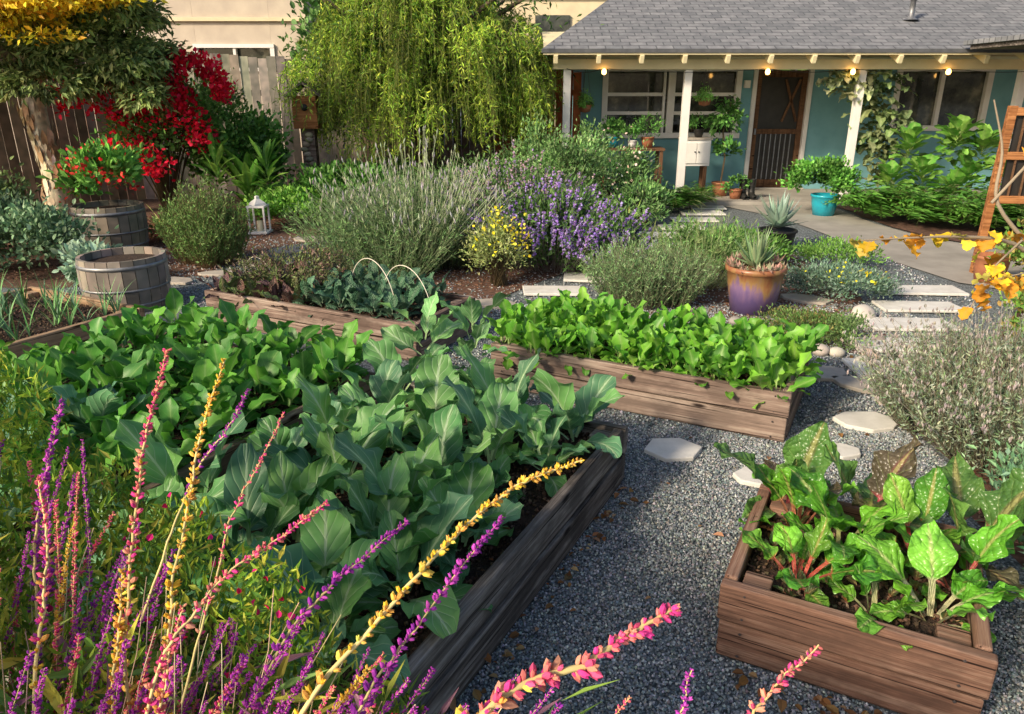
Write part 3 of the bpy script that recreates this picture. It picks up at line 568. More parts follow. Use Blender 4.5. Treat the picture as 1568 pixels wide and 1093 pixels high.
for a in(-1,1):
    for b in(-1,1): box('post',(.022,.022,.30),(a*.095,b*.095,.18),M['white'],e,bev=.002)
lathe('cap',[(.11,.355),(.10,.38),(.03,.43),(.03,.46),(.001,.47)],M['white'],(0,0,0),e,n=4,smooth=False); lathe('candle',[(.035,.03),(.035,.16),(.001,.16)],M['cream'],(0,0,0),e)
e=empty('birdhouse_post',(-3.05,11.6,0)); box('post',(.2,.16,1.15),(0,0,.575),M['bed_mid'],e); box('body',(.36,.30,.46),(0,0,1.38),M['frame_wood'],e)
for s in(-1,1): box('roof_panel',(.34,.42,.03),(s*.13,0,1.70),M['bed_dark'],e,rot=(0,s*rad(35),0))
lathe('entrance_hole',[(.05,0),(.05,.01),(.001,.01)],M['black'],(0,-.151,1.45),e).rotation_euler=(rad(90),0,0)
acc=Acc(); P=np.array([(R.uniform(-.07,.07),-.09,z) for z in np.arange(.5,1.13,.07)]); inst(acc,ICO2,np.tile(np.diag([.06,.03,.04]),(len(P),1,1)),P,pal(len(P),[(.45,.36,.26),(.33,.27,.21)])); build('stone_trim',acc,M['stone'],e,True)
# ------------------------------------------------------------------ fences
def fence(name,p0,p1,h0,h1,cols,bw=.14,rail=True):
    p0=np.array(p0,float);p1=np.array(p1,float); L=np.linalg.norm(p1-p0);n=int(L/bw); d=(p1-p0)/L; t=(np.arange(n)+.5)/n
    P=np.zeros((n,3)); P[:,:2]=p0+np.outer(t*L,d); P[:,:2]+=np.outer(R.normal(0,.006,n),[-d[1],d[0]]); acc=Acc()
    a=R.normal(0,.006,n); Mx=np.zeros((n,3,3)); Mx[:,0,0]=d[0]*bw*.95;Mx[:,1,0]=d[1]*bw*.95;Mx[:,0,1]=-d[1]*.02;Mx[:,1,1]=d[0]*.02; Mx[:,2,2]=h0+(h1-h0)*t+R.normal(0,.018,n); Mx[:,0,2]=a
    inst(acc,BOXT,Mx,P,pal(n,cols,.14))
    if rail:
        for z in(.4,1.6):
            m=np.zeros((1,3,3)); m[0,:2,0]=d*L; m[0,:2,1]=np.array([-d[1],d[0]])*.05; m[0,2,2]=.09; q=(p0+p1)/2+np.array([-d[1],d[0]])*.045
            inst(acc,BOXT,m,np.array([[q[0],q[1],z]]),pal(1,cols))
    return build(name,acc,M['boards'])
fence('wooden_fence',(-9.5,8.2),(-6.0,12.3),2.0,2.2,[(.24,.165,.12),(.3,.21,.155),(.19,.135,.10)])
fence('wooden_fence',(-6.0,12.3),(-2.6,13.2),2.3,2.1,[(.38,.34,.31),(.46,.42,.38),(.3,.26,.235)])
fence('wooden_fence',(-2.6,13.2),(-.3,13.3),2.0,1.95,[(.2,.155,.13),(.16,.12,.1)])
fence('red_wooden_gate',(-.3,13.3),(1.18,13.3),1.95,2.0,[(.36,.11,.055),(.42,.14,.07),(.28,.085,.045)])
# ------------------------------------------------------------------ neighbour houses
e=empty('stucco_house'); 
bx('wall_left',(-14,16.5,0),(-6.5,22,5.5),M['stucco'],e); bx('wall_below_window',(-6.5,16.5,0),(-4.95,22,2.12),M['stucco'],e); bx('wall_above_window',(-6.5,16.5,2.5),(-4.95,22,5.5),M['stucco'],e); bx('wall_right',(-4.95,16.5,0),(-4.2,22,5.5),M['stucco'],e)
bx('window_glass',(-6.5,16.62,2.12),(-4.95,16.66,2.5),M['glass'],e,0)
for a,b in [((-6.56,16.44,2.5),(-4.89,16.55,2.57)),((-6.56,16.44,2.05),(-4.89,16.55,2.12)),((-6.56,16.45,2.12),(-6.47,16.56,2.5)),((-4.98,16.45,2.12),(-4.89,16.56,2.5)),((-5.75,16.47,2.12),(-5.69,16.58,2.5))]: bx('window_frame',a,b,M['white'],e)
bx('ledge',(-14,16.42,3.0),(-4.15,16.49,3.07),M['stucco2'],e); bx('roof',(-14.4,16.1,5.5),(-3.8,22.4,5.65),M['roof'],e)
e=empty('pale_neighbour_house'); bx('wall',(-.5,21,0),(3.5,26,4.6),M['stucco2'],e); bx('roof',(-.9,20.6,4.6),(3.9,26.4,4.75),M['roof'],e); bx('window',(.6,20.94,2.6),(1.5,20.99,3.5),M['glass'],e); bx('eave_trim',(-.5,20.9,3.9),(3.5,20.98,4.05),M['white'],e)
# ------------------------------------------------------------------ blue house
H=empty('blue_house'); Y=13.2
for i,(a,b,c,d) in enumerate([(1.2,1.56,0,2.7),(1.56,3.8,0,.98),(1.56,3.8,2.0,2.7),(3.8,4.05,0,2.7),(4.05,5.0,2.05,2.7),(5.0,6.45,0,2.7),(6.45,8.0,0,1.08),(6.45,8.0,2.0,2.7),(8.0,14,0,2.7)]): bx('wall',(a,Y,c),(b,Y+.15,d),M['teal'],H,0)
bx('side_wall',(1.2,Y+.15,0),(1.35,21,2.7),M['teal'],H,0)
bx('skirting',(1.2,Y-.02,.06),(4.0,Y-.002,.18),M['teal'],H)
def window(x0,x1,z0,z1,vb,hb):
    bx('glass',(x0,Y+.07,z0),(x1,Y+.09,z1),M['glass'],H,0); f=.085
    bx('frame_top',(x0-f,Y-.035,z1),(x1+f,Y+.05,z1+f*.7),M['white'],H); bx('sill',(x0-f-.03,Y-.07,z0-f),(x1+f+.03,Y+.05,z0),M['white'],H)
    bx('frame_left',(x0-f,Y-.03,z0),(x0+.01,Y+.06,z1),M['white'],H); bx('frame_right',(x1-.01,Y-.03,z0),(x1+f,Y+.06,z1),M['white'],H)
    for x,wd in vb: bx('mullion',(x-wd/2,Y-.02,z0),(x+wd/2,Y+.06,z1),M['white'],H)
    for xa,xb,z in hb: bx('bar',(xa,Y+.0,z-.028),(xb,Y+.065,z+.028),M['white'],H)
window(1.60,3.76,1.0,1.98,[(2.68,.12),(2.56,.04)],[(1.6,2.55,1.32),(1.6,2.55,1.62),(2.74,3.76,1.32),(2.74,3.76,1.62)])
window(6.5,7.95,1.12,1.98,[(7.2,.07)],[])
bx('door_leaf',(4.10,Y+.06,.07),(4.96,Y+.10,2.0),M['dark'],H)
for a,b in [((4.03,Y-.04,.06),(4.10,Y+.08,2.04)),((4.96,Y-.04,.06),(5.03,Y+.08,2.04)),((4.03,Y-.045,2.04),(5.03,Y+.08,2.11))]: bx('door_frame',a,b,M['white'],H)
for a,b in [((4.105,Y+.02,.075),(4.19,Y+.055,1.995)),((4.87,Y+.02,.075),(4.955,Y+.055,1.995)),((4.19,Y+.02,1.89),(4.87,Y+.05,1.995)),((4.19,Y+.02,.075),(4.87,Y+.05,.22)),((4.19,Y+.018,.98),(4.87,Y+.05,1.06))]: bx('screen_door_rail',a,b,M['doorwood'],H)
for x in np.arange(4.27,4.85,.085): bx('screen_door_bar',(x-.008,Y+.025,.22),(x+.008,Y+.045,.98),M['metal'],H,0)
for s in(-1,1): box('screen_door_brace',(.04,.02,.72),(4.72,Y+.035,1.52),M['doorwood'],H,rot=(0,s*rad(20),0))
box('door_handle',(.03,.05,.1),(4.15,Y,1.02),M['metal'],H); bx('threshold',(4.0,Y-.14,.062),(5.06,Y-.05,.09),M['concrete'],H)
bx('light_fixture',(3.88,Y-.09,1.72),(3.97,Y-.002,1.84),M['white'],H)
bx('porch_slab',(.9,11.6,0),(14,13.198,.06),M['concrete'],H)
for x in (.82,2.62,5.2,7.6,9.9): bx('porch_post',(x-.055,11.72,.062),(x+.055,11.83,1.975),M['white'],H)
bx('porch_beam',(.6,11.68,1.977),(14,11.85,2.115),M['cream'],H)
bx('porch_ceiling',(.7,11.86,2.16),(14,13.195,2.18),M['cream'],H,0)
ey=11.25; ez=2.235
ry=17.2; rz=ez+.4*(ry-ey)
me=bpy.data.meshes.new('roof'); X0=.42; V=[(X0,ey,ez),(15,ey,ez),(15,ry,rz),(X0+3.25,ry,rz),(X0,22,ez),(X0,ey,ez-.05),(15,ey,ez-.05),(X0,22,ez-.05),(15,22,ez)]
me.from_pydata(V,[],[[0,1,2,3],[0,3,4],[3,2,8,4],[0,5,6,1],[0,4,7,5]]); me.materials.append(M['roof']); link(bpy.data.objects.new('roof',me),H)
bx('fascia',(X0+.02,ey+.02,ez-.075),(15,ey+.05,ez-.052),M['cream'],H,0)
for x in np.arange(.62,14,.61): box('rafter_tail',(.06,.62,.11),(x,ey+.30,ez-.025),M['cream'],H,rot=(rad(21.8),0,0))
me=bpy.data.meshes.new('soffit'); me.from_pydata([(X0+.03,ey+.06,ez-.02),(15,ey+.06,ez-.02),(15,12.0,ez+.27),(X0+.03,12.0,ez+.27)],[],[[0,1,2,3]]); me.materials.append(M['cream']); link(bpy.data.objects.new('soffit',me),H)
lathe('vent_pipe',[(.12,0),(.04,.05),(.04,.28),(.055,.28),(.055,.33),(.001,.33)],M['metal'],(6.1,12.4,ez+.4*(12.4-ey)),H,n=16)
e=empty('string_lights'); acc=Acc(); xs=[1.35,3.75,5.0,6.4,8.0]
P=[]
for a,b in zip([.8]+xs[:-1],xs):
    for t in np.linspace(0,1,9): P.append((a+(b-a)*t,11.62,1.985-.05*math.sin(math.pi*t)))
tubes(acc,np.array(P)[None],.004,(.03,.03,.03),4); build('cable',acc,M['stone'],e)
for x in xs: lathe('bulb',[(.001,-.085),(.024,-.078),(.036,-.05),(.03,-.022),(.014,0),(.001,0)],M['bulb'],(x,11.62,1.985),e,n=12)
e=empty('side_wing_porch'); bx('beam',(6.5,9.3,2.05),(12,9.45,2.2),M['cream'],e); bx('post',(6.75,9.32,0),(6.87,9.43,2.048),M['bed_dark'],e); bx('roof_edge',(6.3,9.0,2.28),(12,11.2,2.34),M['roof'],e); bx('soffit',(6.35,9.05,2.22),(12,11.1,2.275),M['bed_dark'],e)
for x in np.arange(6.6,11,.6): bx('rafter',(x,9.05,2.15),(x+.06,9.29,2.218),M['cream'],e)
lathe('bulb',[(.001,-.085),(.024,-.078),(.036,-.05),(.03,-.022),(.014,0),(.001,0)],M['bulb'],(6.25,9.0,2.22),e,n=12)
# ------------------------------------------------------------------ porch things
e=empty('porch_cabinet',(2.95,12.4,.06)); box('body',(.44,.34,.40),(0,0,.68),M['white'],e); box('top',(.48,.38,.03),(0,0,.896),M['flag'],e)
for s in(-1,1):
    box('door_panel',(.19,.02,.32),(s*.10,-.18,.68),M['white'],e); box('knob',(.02,.02,.02),(s*.03,-.20,.70),M['black'],e)
    for q in(-1,1): box('leg',(.05,.05,.47),(s*.17,q*.12,.238),M['doorwood'],e)
e=empty('potting_bench',(1.9,12.2,.06)); box('top',(1.0,.42,.04),(0,0,.75),M['doorwood'],e)
for a in(-1,1):
    for b in(-1,1): box('leg',(.05,.05,.73),(a*.45,b*.17,.365),M['doorwood'],e)
box('shelf',(.9,.36,.03),(0,0,.25),M['doorwood'],e)
def potted(name,loc,r,h,mat,fn):
    e=empty(name,loc); o=pot('pot',(0,0,0),r,h,mat); o.parent=e; acc=Acc(); fn(acc); build('foliage',acc,M['leaf'],e); return e
GL=[(.11,.3,.06),(.18,.4,.09),(.08,.23,.05)]
potted('potted_plant',(1.6,12.2,.83),.1,.16,M['cyan'],lambda a:bush(a,(0,0,.26),(.18,.15,.16),350,.06,GL,tleaf6(.6),12))
potted('potted_plant',(2.15,12.2,.83),.1,.16,M['terra'],lambda a:bush(a,(0,0,.28),(.2,.15,.24),450,.06,GL,tleaf(.3),12))
potted('potted_plant',(1.9,12.15,.83),.07,.11,M['white'],lambda a:bush(a,(0,0,.2),(.12,.12,.13),220,.05,GL,tleaf6(.6),10))
potted('potted_plant',(3.0,12.4,.975),.08,.12,M['black'],lambda a:bush(a,(0,0,.2),(.16,.14,.14),260,.06,GL,tleaf(.4),10))
potted('potted_plant',(3.55,11.95,.06),.10,.15,M['terra'],lambda a:bush(a,(0,0,.22),(.17,.15,.14),300,.05,GL,tleaf6(.6),10))
potted('potted_shrub',(4.45,10.65,0),.19,.3,M['cyan'],lambda a:bush(a,(-.1,0,.52),(.44,.36,.28),4000,.055,[(.12,.33,.05),(.19,.43,.08),(.08,.23,.04)],tleaf6(.6),45,.15,cj=.35))
potted('potted_tree',(3.4,12.3,.06),.14,.22,M['terra'],lambda a:(tubes(a,np.array([[(0,0,.2),(.03,0,.6),(-.03,.02,1.0),(.05,0,1.45)]]),.014,(.14,.1,.06),5),bush(a,(0,0,1.2),(.24,.2,.26),420,.09,GL,tleaf6(.5),14,droop=.8),bush(a,(.1,0,.7),(.22,.2,.17),240,.09,GL,tleaf6(.5),8)))
def hanging(x,y,z,ln):
    e=empty('hanging_planter',(x,y,z)); lathe('basket',[(.001,-.1),(.08,-.08),(.11,.02),(.1,.02),(.001,0)],M['terra'],(0,0,0),e,n=16)
    acc=Acc(); tubes(acc,np.array([[(0.1*math.cos(q),.1*math.sin(q),.02),(0,0,2.15-z)] for q in(0,2.1,4.2)]),.003,(.1,.1,.1),3); build('wires',acc,M['stone'],e)
    acc=Acc(); bush(acc,(0,0,-.02),(.13,.13,ln),700,.055,[(.2,.48,.09),(.3,.56,.14)],tleaf(.3),14,droop=1.3); build('foliage',acc,M['leaf'],e)
hanging(3.0,12.2,1.55,.22); hanging(1.15,12.3,1.45,.2)
e=empty('rubber_boots',(3.75,12.0,.06))
for k,s in enumerate((-.07,.07)):
    acc=Acc(); tubes(acc,np.array([[(s,0,.30),(s,0,.22),(s,0,.12),(s,-.02,.07),(s,-.09,.045),(s,-.16,.035),(s,-.2,.03)]]),np.array([[.06,.058,.05,.055,.048,.045,.02]]),(.03,.02,.015),12)
    build('boot',acc,M['black'],e,True); box('sole',(.09,.26,.02),(s,-.08,.01),M['black'],e,bev=.008)
acc=Acc()
for i in range(130):
    z=R.uniform(.75,1.95); x=5.62+R.normal(0,.2)+(.1 if z<1.3 else 0); p=(x,12.1+R.normal(0,.15),z)
    big_leaf(acc,p,R.uniform(3.6,5.9),R.uniform(-.1,.6),R.uniform(-1.5,-.7),R.uniform(.25,.38),R.uniform(.13,.2),pal(1,[(.2,.3,.13),(.3,.38,.19),(.12,.22,.08)],.25)[0],(.6,.6,.4),ruf=.12,cup=.1,pet=.1,lobe=.12)
for i in range(70):
    p=(5.0+R.uniform(-.25,.4),12.0+R.normal(0,.1),R.uniform(1.6,1.95)); big_leaf(acc,p,R.uniform(3.4,6),R.uniform(.0,.7),R.uniform(-1.4,-.5),.34,.15,pal(1,[(.36,.45,.24),(.48,.54,.34)],.2)[0],(.6,.6,.4),ruf=.12,pet=.08,lobe=.15)
for i in range(60):
    p=(5.7+R.normal(0,.12),11.9+R.normal(0,.1),R.uniform(.35,1.1)); big_leaf(acc,p,R.uniform(3.4,6),R.uniform(-.3,.7),R.uniform(-1.5,-.6),.28,.13,pal(1,[(.18,.22,.12),(.26,.32,.16)])[0],(.5,.45,.33),ruf=.12,pet=.1,lobe=.15)
build('staghorn_fern',acc,M['greens'],smooth=True)
acc=Acc()
for c,n in [((5.35,10.7,.25),30),((5.8,10.7,.35),34),((6.3,10.5,.35),34),((5.75,11.1,.7),34),((6.3,11,.75),34),((6.8,10.4,.45),34),((6.0,10.2,.2),30),((6.7,10.9,.7),30),((6.15,10.6,.9),26)]:
    rosette(acc,c,n,.34,.20,[(.10,.29,.045),(.16,.4,.065),(.24,.48,.09)],(.32,.45,.15),el=(1.3,-.1),bend=(-1.2,-.3),ruf=.05,pet=.3,prof='round',stalk=.25,nv=8,nu=4,lobe=.25)
build('fatsia_shrub',acc,M['greens'],smooth=True)
def fern(acc,c,n,L,cols):
    for i in range(n):
        az=R.uniform(0,6.28);el=R.uniform(.7,1.35);K=12;s=np.linspace(0,1,K);e_=el-1.3*s**1.3;l=L*R.uniform(.7,1.1)
        P=np.array(c)+np.stack([np.cumsum(np.cos(e_))*math.cos(az),np.cumsum(np.cos(e_))*math.sin(az),np.cumsum(np.sin(e_))],-1)*l/K
        tubes(acc,P[None],.004,(.1,.12,.04),3)
        q=np.repeat(P[1:],4,0)+R.normal(0,l/K*.3,((K-1)*4,3)); sd=np.array([-math.sin(az),math.cos(az),-.15]); sg=np.tile([1,-1,1,-1],K-1)[:,None]
        wv=np.repeat(np.sin(np.pi*np.clip(s[1:]*.9+.08,0,1)),4)*.14*L/.6
        inst(acc,tleaf(.34,.0),scl(frames(sd*sg+np.array([math.cos(az),math.sin(az),0])*.3,np.tile([0,0,1.],(len(q),1))+R.normal(0,.2,q.shape)),np.maximum(wv,.02)),q,pal(len(q),cols,.15))
acc=Acc(); FG=[(.09,.26,.04),(.14,.35,.055),(.2,.43,.08)]
for c,n,L in [((4.95,10.1,.05),44,.75),((5.4,9.6,.05),44,.75),((5.9,9.1,.05),44,.75),((6.5,8.9,.05),34,.7),((5.6,10.2,.1),34,.7),((6.4,9.7,.1),34,.7)]: fern(acc,c,n,L,FG)
build('sword_fern',acc,M['leaf'])
acc=Acc(); fern(acc,(2.35,10.9,.05),46,.6,FG); fern(acc,(2.8,11.3,.05),30,.5,FG); build('sword_fern',acc,M['leaf'])
acc=Acc()
for c,r,n in [((4.75,6.45,.28),(.35,.3,.3),1600),((5.3,6.6,.45),(.5,.4,.4),2000),((5.7,7.4,.5),(.5,.4,.45),2000),((4.3,5.5,.1),(.4,.35,.12),1500),((3.8,4.8,.1),(.3,.3,.12),1200),((4.9,5.3,.35),(.5,.4,.35),2000)]:
    bush(acc,c,r,n,.06,[(.15,.3,.05),(.23,.4,.09),(.4,.32,.1)],tleaf6(.5),26,.2,zmin=-.1)
bush(acc,(4.7,6.35,.5),(.3,.3,.15),40,.05,[(.85,.3,.06),(.8,.1,.05)],tleaf6(.8),14); build('mixed_border_plants',acc,M['leaf'])
pot('flower_pot',(4.45,6.75,0),.15,.26,M['terra']); pot('flower_pot',(4.9,6.1,0),.17,.28,M['bed_dark'])
e=empty('wooden_trellis_frame',(4.9,7.05,0),rad(-8)); 
for x in(-.36,.36): box('upright',(.07,.06,1.56),(x,0,.78),M['frame_wood'],e,rot=(0,rad(1),0))
for z in(.72,1.12,1.51): box('rail',(.70,.05,.07),(.02,-.004,z),M['frame_wood'],e)
box('mesh_panel',(.62,.012,.84),(.02,.02,1.12),M['dark'],e,bev=0)
for k in range(6): box('slat',(.015,.015,.84),(-.23+.1*k,-.012,1.12),M['doorwood'],e,bev=0)
acc=Acc(); LR=[(.22,.30,.20),(.30,.38,.26),(.38,.44,.32),(.17,.25,.12)]
for dx,dy,n in [(0,0,700),(.35,.2,550),(-.05,.32,450),(.25,-.3,500),(.6,.05,400),(.3,.5,350)]:
    spiky(acc,(2.33+dx,3.20+dy,0),n,.62,.30,28,.028,LR,(.17,.14,.10),nw=.26,basesp=.2)
P=spiky(acc,(2.55,3.32,.05),380,.68,.56,2,.02,[(.3,.3,.28)],(.34,.32,.27),basesp=.35,r=.002); tips=P[:,4:].reshape(-1,3)
tips=np.concatenate([tips,tips+R.normal(0,.006,tips.shape)]); inst(acc,OCT,scl(frames(np.tile([0,0,1.],(len(tips),1))+R.normal(0,.2,(len(tips),3)),randdir(len(tips))),np.tile([.005,.013,.005],(len(tips),1))),tips,pal(len(tips),[(.38,.32,.32),(.42,.39,.34),(.34,.3,.3)]))
build('lavender_bush',acc,M['needle'])
acc=Acc(); bush(acc,(1.90,1.9,.26),(.2,.5,.26),4200,.035,[(.11,.26,.12),(.16,.33,.17),(.21,.36,.23)],tleaf(.45),34,.2,zmin=-.1); bush(acc,(2.15,2.4,.2),(.26,.3,.2),2200,.035,[(.14,.28,.13),(.2,.34,.19)],tleaf(.45),24,.2,zmin=-.1); build('oregano_shrub',acc,M['leaf'])
acc=Acc()
def br(acc,pts,r0,r1,col=(.46,.38,.28)):
    pts=np.array(pts,float); K=len(pts)*4; t=np.linspace(0,len(pts)-1,K); P=np.stack([np.interp(t,range(len(pts)),pts[:,i]) for i in range(3)],-1)
    for _ in range(3): P[1:-1]=(P[:-2]+P[1:-1]*2+P[2:])/4
    tubes(acc,P[None],np.linspace(r0,r1,K)[None],np.array(col),8); return P
P1=br(acc,[(2.75,3.2,0),(2.5,3.2,.8),(2.15,3.1,1.1),(1.8,3.0,1.14),(1.4,2.95,1.13)],.016,.0025); P2=br(acc,[(2.3,3.15,1.0),(2.02,3.15,1.25),(2.06,3.2,1.45),(1.97,3.2,1.66)],.010,.003); P3=br(acc,[(2.15,3.1,1.1),(1.98,3.0,1.0),(1.9,2.95,.85)],.005,.002); P4=br(acc,[(2.02,3.15,1.25),(2.2,3.15,1.5),(2.15,3.15,1.8)],.007,.003)
P5=br(acc,[(2.5,3.2,.8),(2.35,3.0,1.0),(2.1,2.9,1.02),(1.85,2.85,.98)],.006,.002)
for P,k in ((P1[10:],1),(P1[14:],1),(P3[3:],1),(P4[5:],.7),(P1[8:13],1),(P4[8:],.9),(P5[6:],1),(P5[5:],1)):
    for p in P: 
        if R.uniform()<k: big_leaf(acc,p+R.normal(0,.012,3),R.uniform(0,6.28),R.uniform(-.6,.3),R.uniform(-1.6,-.8),R.uniform(.06,.12),R.uniform(.05,.085),pal(1,[(.9,.62,.04),(.85,.38,.04),(.92,.72,.08),(.6,.5,.1)])[0],(.6,.35,.1),ruf=.14,cup=.2,pet=.15,lobe=.22)
build('autumn_fig_sapling',acc,M['petal'],smooth=True)
# ------------------------------------------------------------------ trees
acc=Acc(); BK=(.62,.54,.43)
br(acc,[(-6.35,10.4,-.05),(-6.25,10.4,.6),(-6.4,10.4,1.3),(-6.25,10.4,2.2),(-6.4,10.5,3.2)],.18,.10,BK); 
for pts in ([(-6.4,10.4,1.7),(-5.9,10.3,2.3),(-5.3,10.2,2.9)],[(-6.4,10.4,2.0),(-7.2,10.2,2.6),(-7.8,10,3.1)],[(-6.3,10.4,2.4),(-6.2,9.8,3.0),(-5.9,9.4,3.4)]): br(acc,pts,.08,.02,(.25,.2,.15))
n=300; z=R.uniform(0,2.4,n);a=R.uniform(0,6.28,n); px=np.interp(z,[0,.6,1.3,2.2],[-6.35,-6.25,-6.4,-6.25]); rr=np.interp(z,[0,2.4],[.17,.13]); P=np.stack([px+np.cos(a)*rr,10.4+np.sin(a)*rr,z],-1)
inst(acc,tleaf6(.35,.02),scl(frames(np.stack([R.normal(0,.1,n),R.normal(0,.1,n),np.ones(n)],-1),np.stack([np.cos(a),np.sin(a),np.zeros(n)],-1)),R.uniform(.1,.3,n)),P,pal(n,[(.7,.6,.45),(.3,.2,.13),(.8,.74,.62),(.5,.32,.2)]))
T=build('paperbark_tree',acc,M['bark'],smooth=True)
acc=Acc(); OL=[(.22,.31,.09),(.30,.38,.13),(.15,.22,.07),(.40,.45,.17)]
for c,r,n in [((-5.2,9.9,2.2),(1.0,.8,.5),8000),((-6.5,9.9,2.35),(1.1,.8,.45),6000),((-4.7,9.7,1.95),(.5,.5,.4),3200),((-5.6,9.4,1.75),(.6,.5,.3),2600),((-7.3,9.7,2.1),(.6,.6,.6),2400),((-4.75,9.6,2.6),(.6,.6,.4),3400),((-4.5,9.6,1.6),(.3,.3,.3),900)]:
    bush(acc,c,r,n,.10,OL,tleaf(.38),38,.14,up=0,droop=.35,cj=.4)
YL=[(.88,.64,.03),(.95,.75,.05),(.75,.6,.06),(.9,.5,.03)]  # golden light on the crown top, put into the leaf colour
for c,r,n in [((-6.2,8.9,2.50),(1.4,.4,.17),6000),((-5.1,8.9,2.6),(.9,.4,.14),2600),((-5.0,9.1,2.95),(1.2,.6,.3),2500),((-5.8,8.9,2.25),(1.0,.3,.15),500)]: bush(acc,c,r,n,.085,YL,tleaf(.5),40,.16,up=0,cj=.2)
build('crown_foliage',acc,M['leaf'],T)
acc=Acc(); br(acc,[(-1.4,12.2,-.05),(-1.3,12.2,.8),(-1.5,12.2,1.6),(-1.3,12.2,3.0)],.24,.12,(.12,.09,.07))
for q in range(9):
    a=q*.7; br(acc,[(-1.4,12.2,1.4),(-1.4+.9*math.cos(a),12.2+.6*math.sin(a),2.6),(-1.35+1.6*math.cos(a),12.1+1.1*math.sin(a),3.0)],.09,.02,(.12,.09,.07))
T=build('pepper_tree',acc,M['bark'],smooth=True)
acc=Acc(); cen=np.array([-1.3,12.0,1.75]); rd=np.array([1.8,1.2,2.0]); d=randdir(480); d=d[(d[:,2]>-.25)&(d[:,1]<.5)][:170]; cc=cen+d*rd*R.uniform(.6,1.03,(len(d),1))
br_=np.clip(1+R.normal(0,.42,len(d)),.3,1.9)
ns=3800; k=R.integers(0,len(cc),ns); a=cc[k]+R.normal(0,.11,(ns,3))*[1,1,.7]; L=R.uniform(.2,.75,ns); o=nrm((a-cen)/rd); K=6; t=np.linspace(0,1,K)
P=a[:,None]+(o[:,None]*[1,1,0]+R.normal(0,.35,(ns,1,3))*[1,1,0])*(.35*np.sin(t*1.6)*L[:,None])[...,None]; P[:,:,2]+= (.08*np.sin(t*3.14)[None]-L[:,None]*t**1.3); P[:,:,2]=np.maximum(P[:,:,2],.25)
tubes(acc,P,.003,np.array([.2,.22,.06]),3)
m=24; ti=R.uniform(0,1,(ns,m))*(K-1); i0=np.minimum(ti.astype(int),K-2); f=(ti-i0)[...,None]; ar=np.arange(ns)[:,None]; p=(P[ar,i0]*(1-f)+P[ar,i0+1]*f).reshape(-1,3)
d=R.normal(0,.65,p.shape)+[0,0,-.75]; cl=pal(len(p),[(.24,.40,.04),(.33,.49,.055),(.46,.56,.07),(.16,.31,.04)],.15)*np.repeat(br_[k],m)[:,None]
inst(acc,tleaf(.22,.03),scl(frames(d,randdir(len(p))),R.uniform(.045,.10,len(p))),p,cl)
bush(acc,(-1.3,12.3,1.9),(1.6,.9,1.6),8000,.12,[(.06,.13,.03),(.09,.18,.04)],tleaf(.3),60,.25,up=0,droop=.5)  # inner leaves coloured darker, crown shade put into their colour
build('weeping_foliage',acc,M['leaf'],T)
acc=Acc(); bush(acc,(-4.45,12.0,1.4),(.35,.3,.6),2000,.07,[(.12,.26,.06),(.2,.34,.1)],tleaf(.4),24,.2); bush(acc,(-2.0,11.2,.3),(1.1,.4,.35),4500,.06,[(.09,.2,.04),(.13,.28,.06)],tleaf6(.6),34,.2,zmin=-.1); bush(acc,(-.4,10.8,.35),(.8,.5,.4),4500,.06,[(.11,.24,.06),(.17,.3,.1)],tleaf(.4),34,.2,zmin=-.1); build('climbing_vine',acc,M['leaf'])
acc=Acc()
for x in np.arange(-16,16,2.1):
    bush(acc,(x,24+R.uniform(-1,1),3+R.uniform(-.5,1)),(1.9,1.4,3.2),2400,.32,[(.08,.17,.04),(.12,.24,.05),(.18,.3,.08)],tleaf6(.6),30,.22)
bush(acc,(-3.3,15.5,2.0),(.9,.8,1.9),5000,.14,[(.07,.17,.04),(.12,.24,.07)],tleaf6(.6),30,.22)
build('background_trees',acc,M['leaf'])
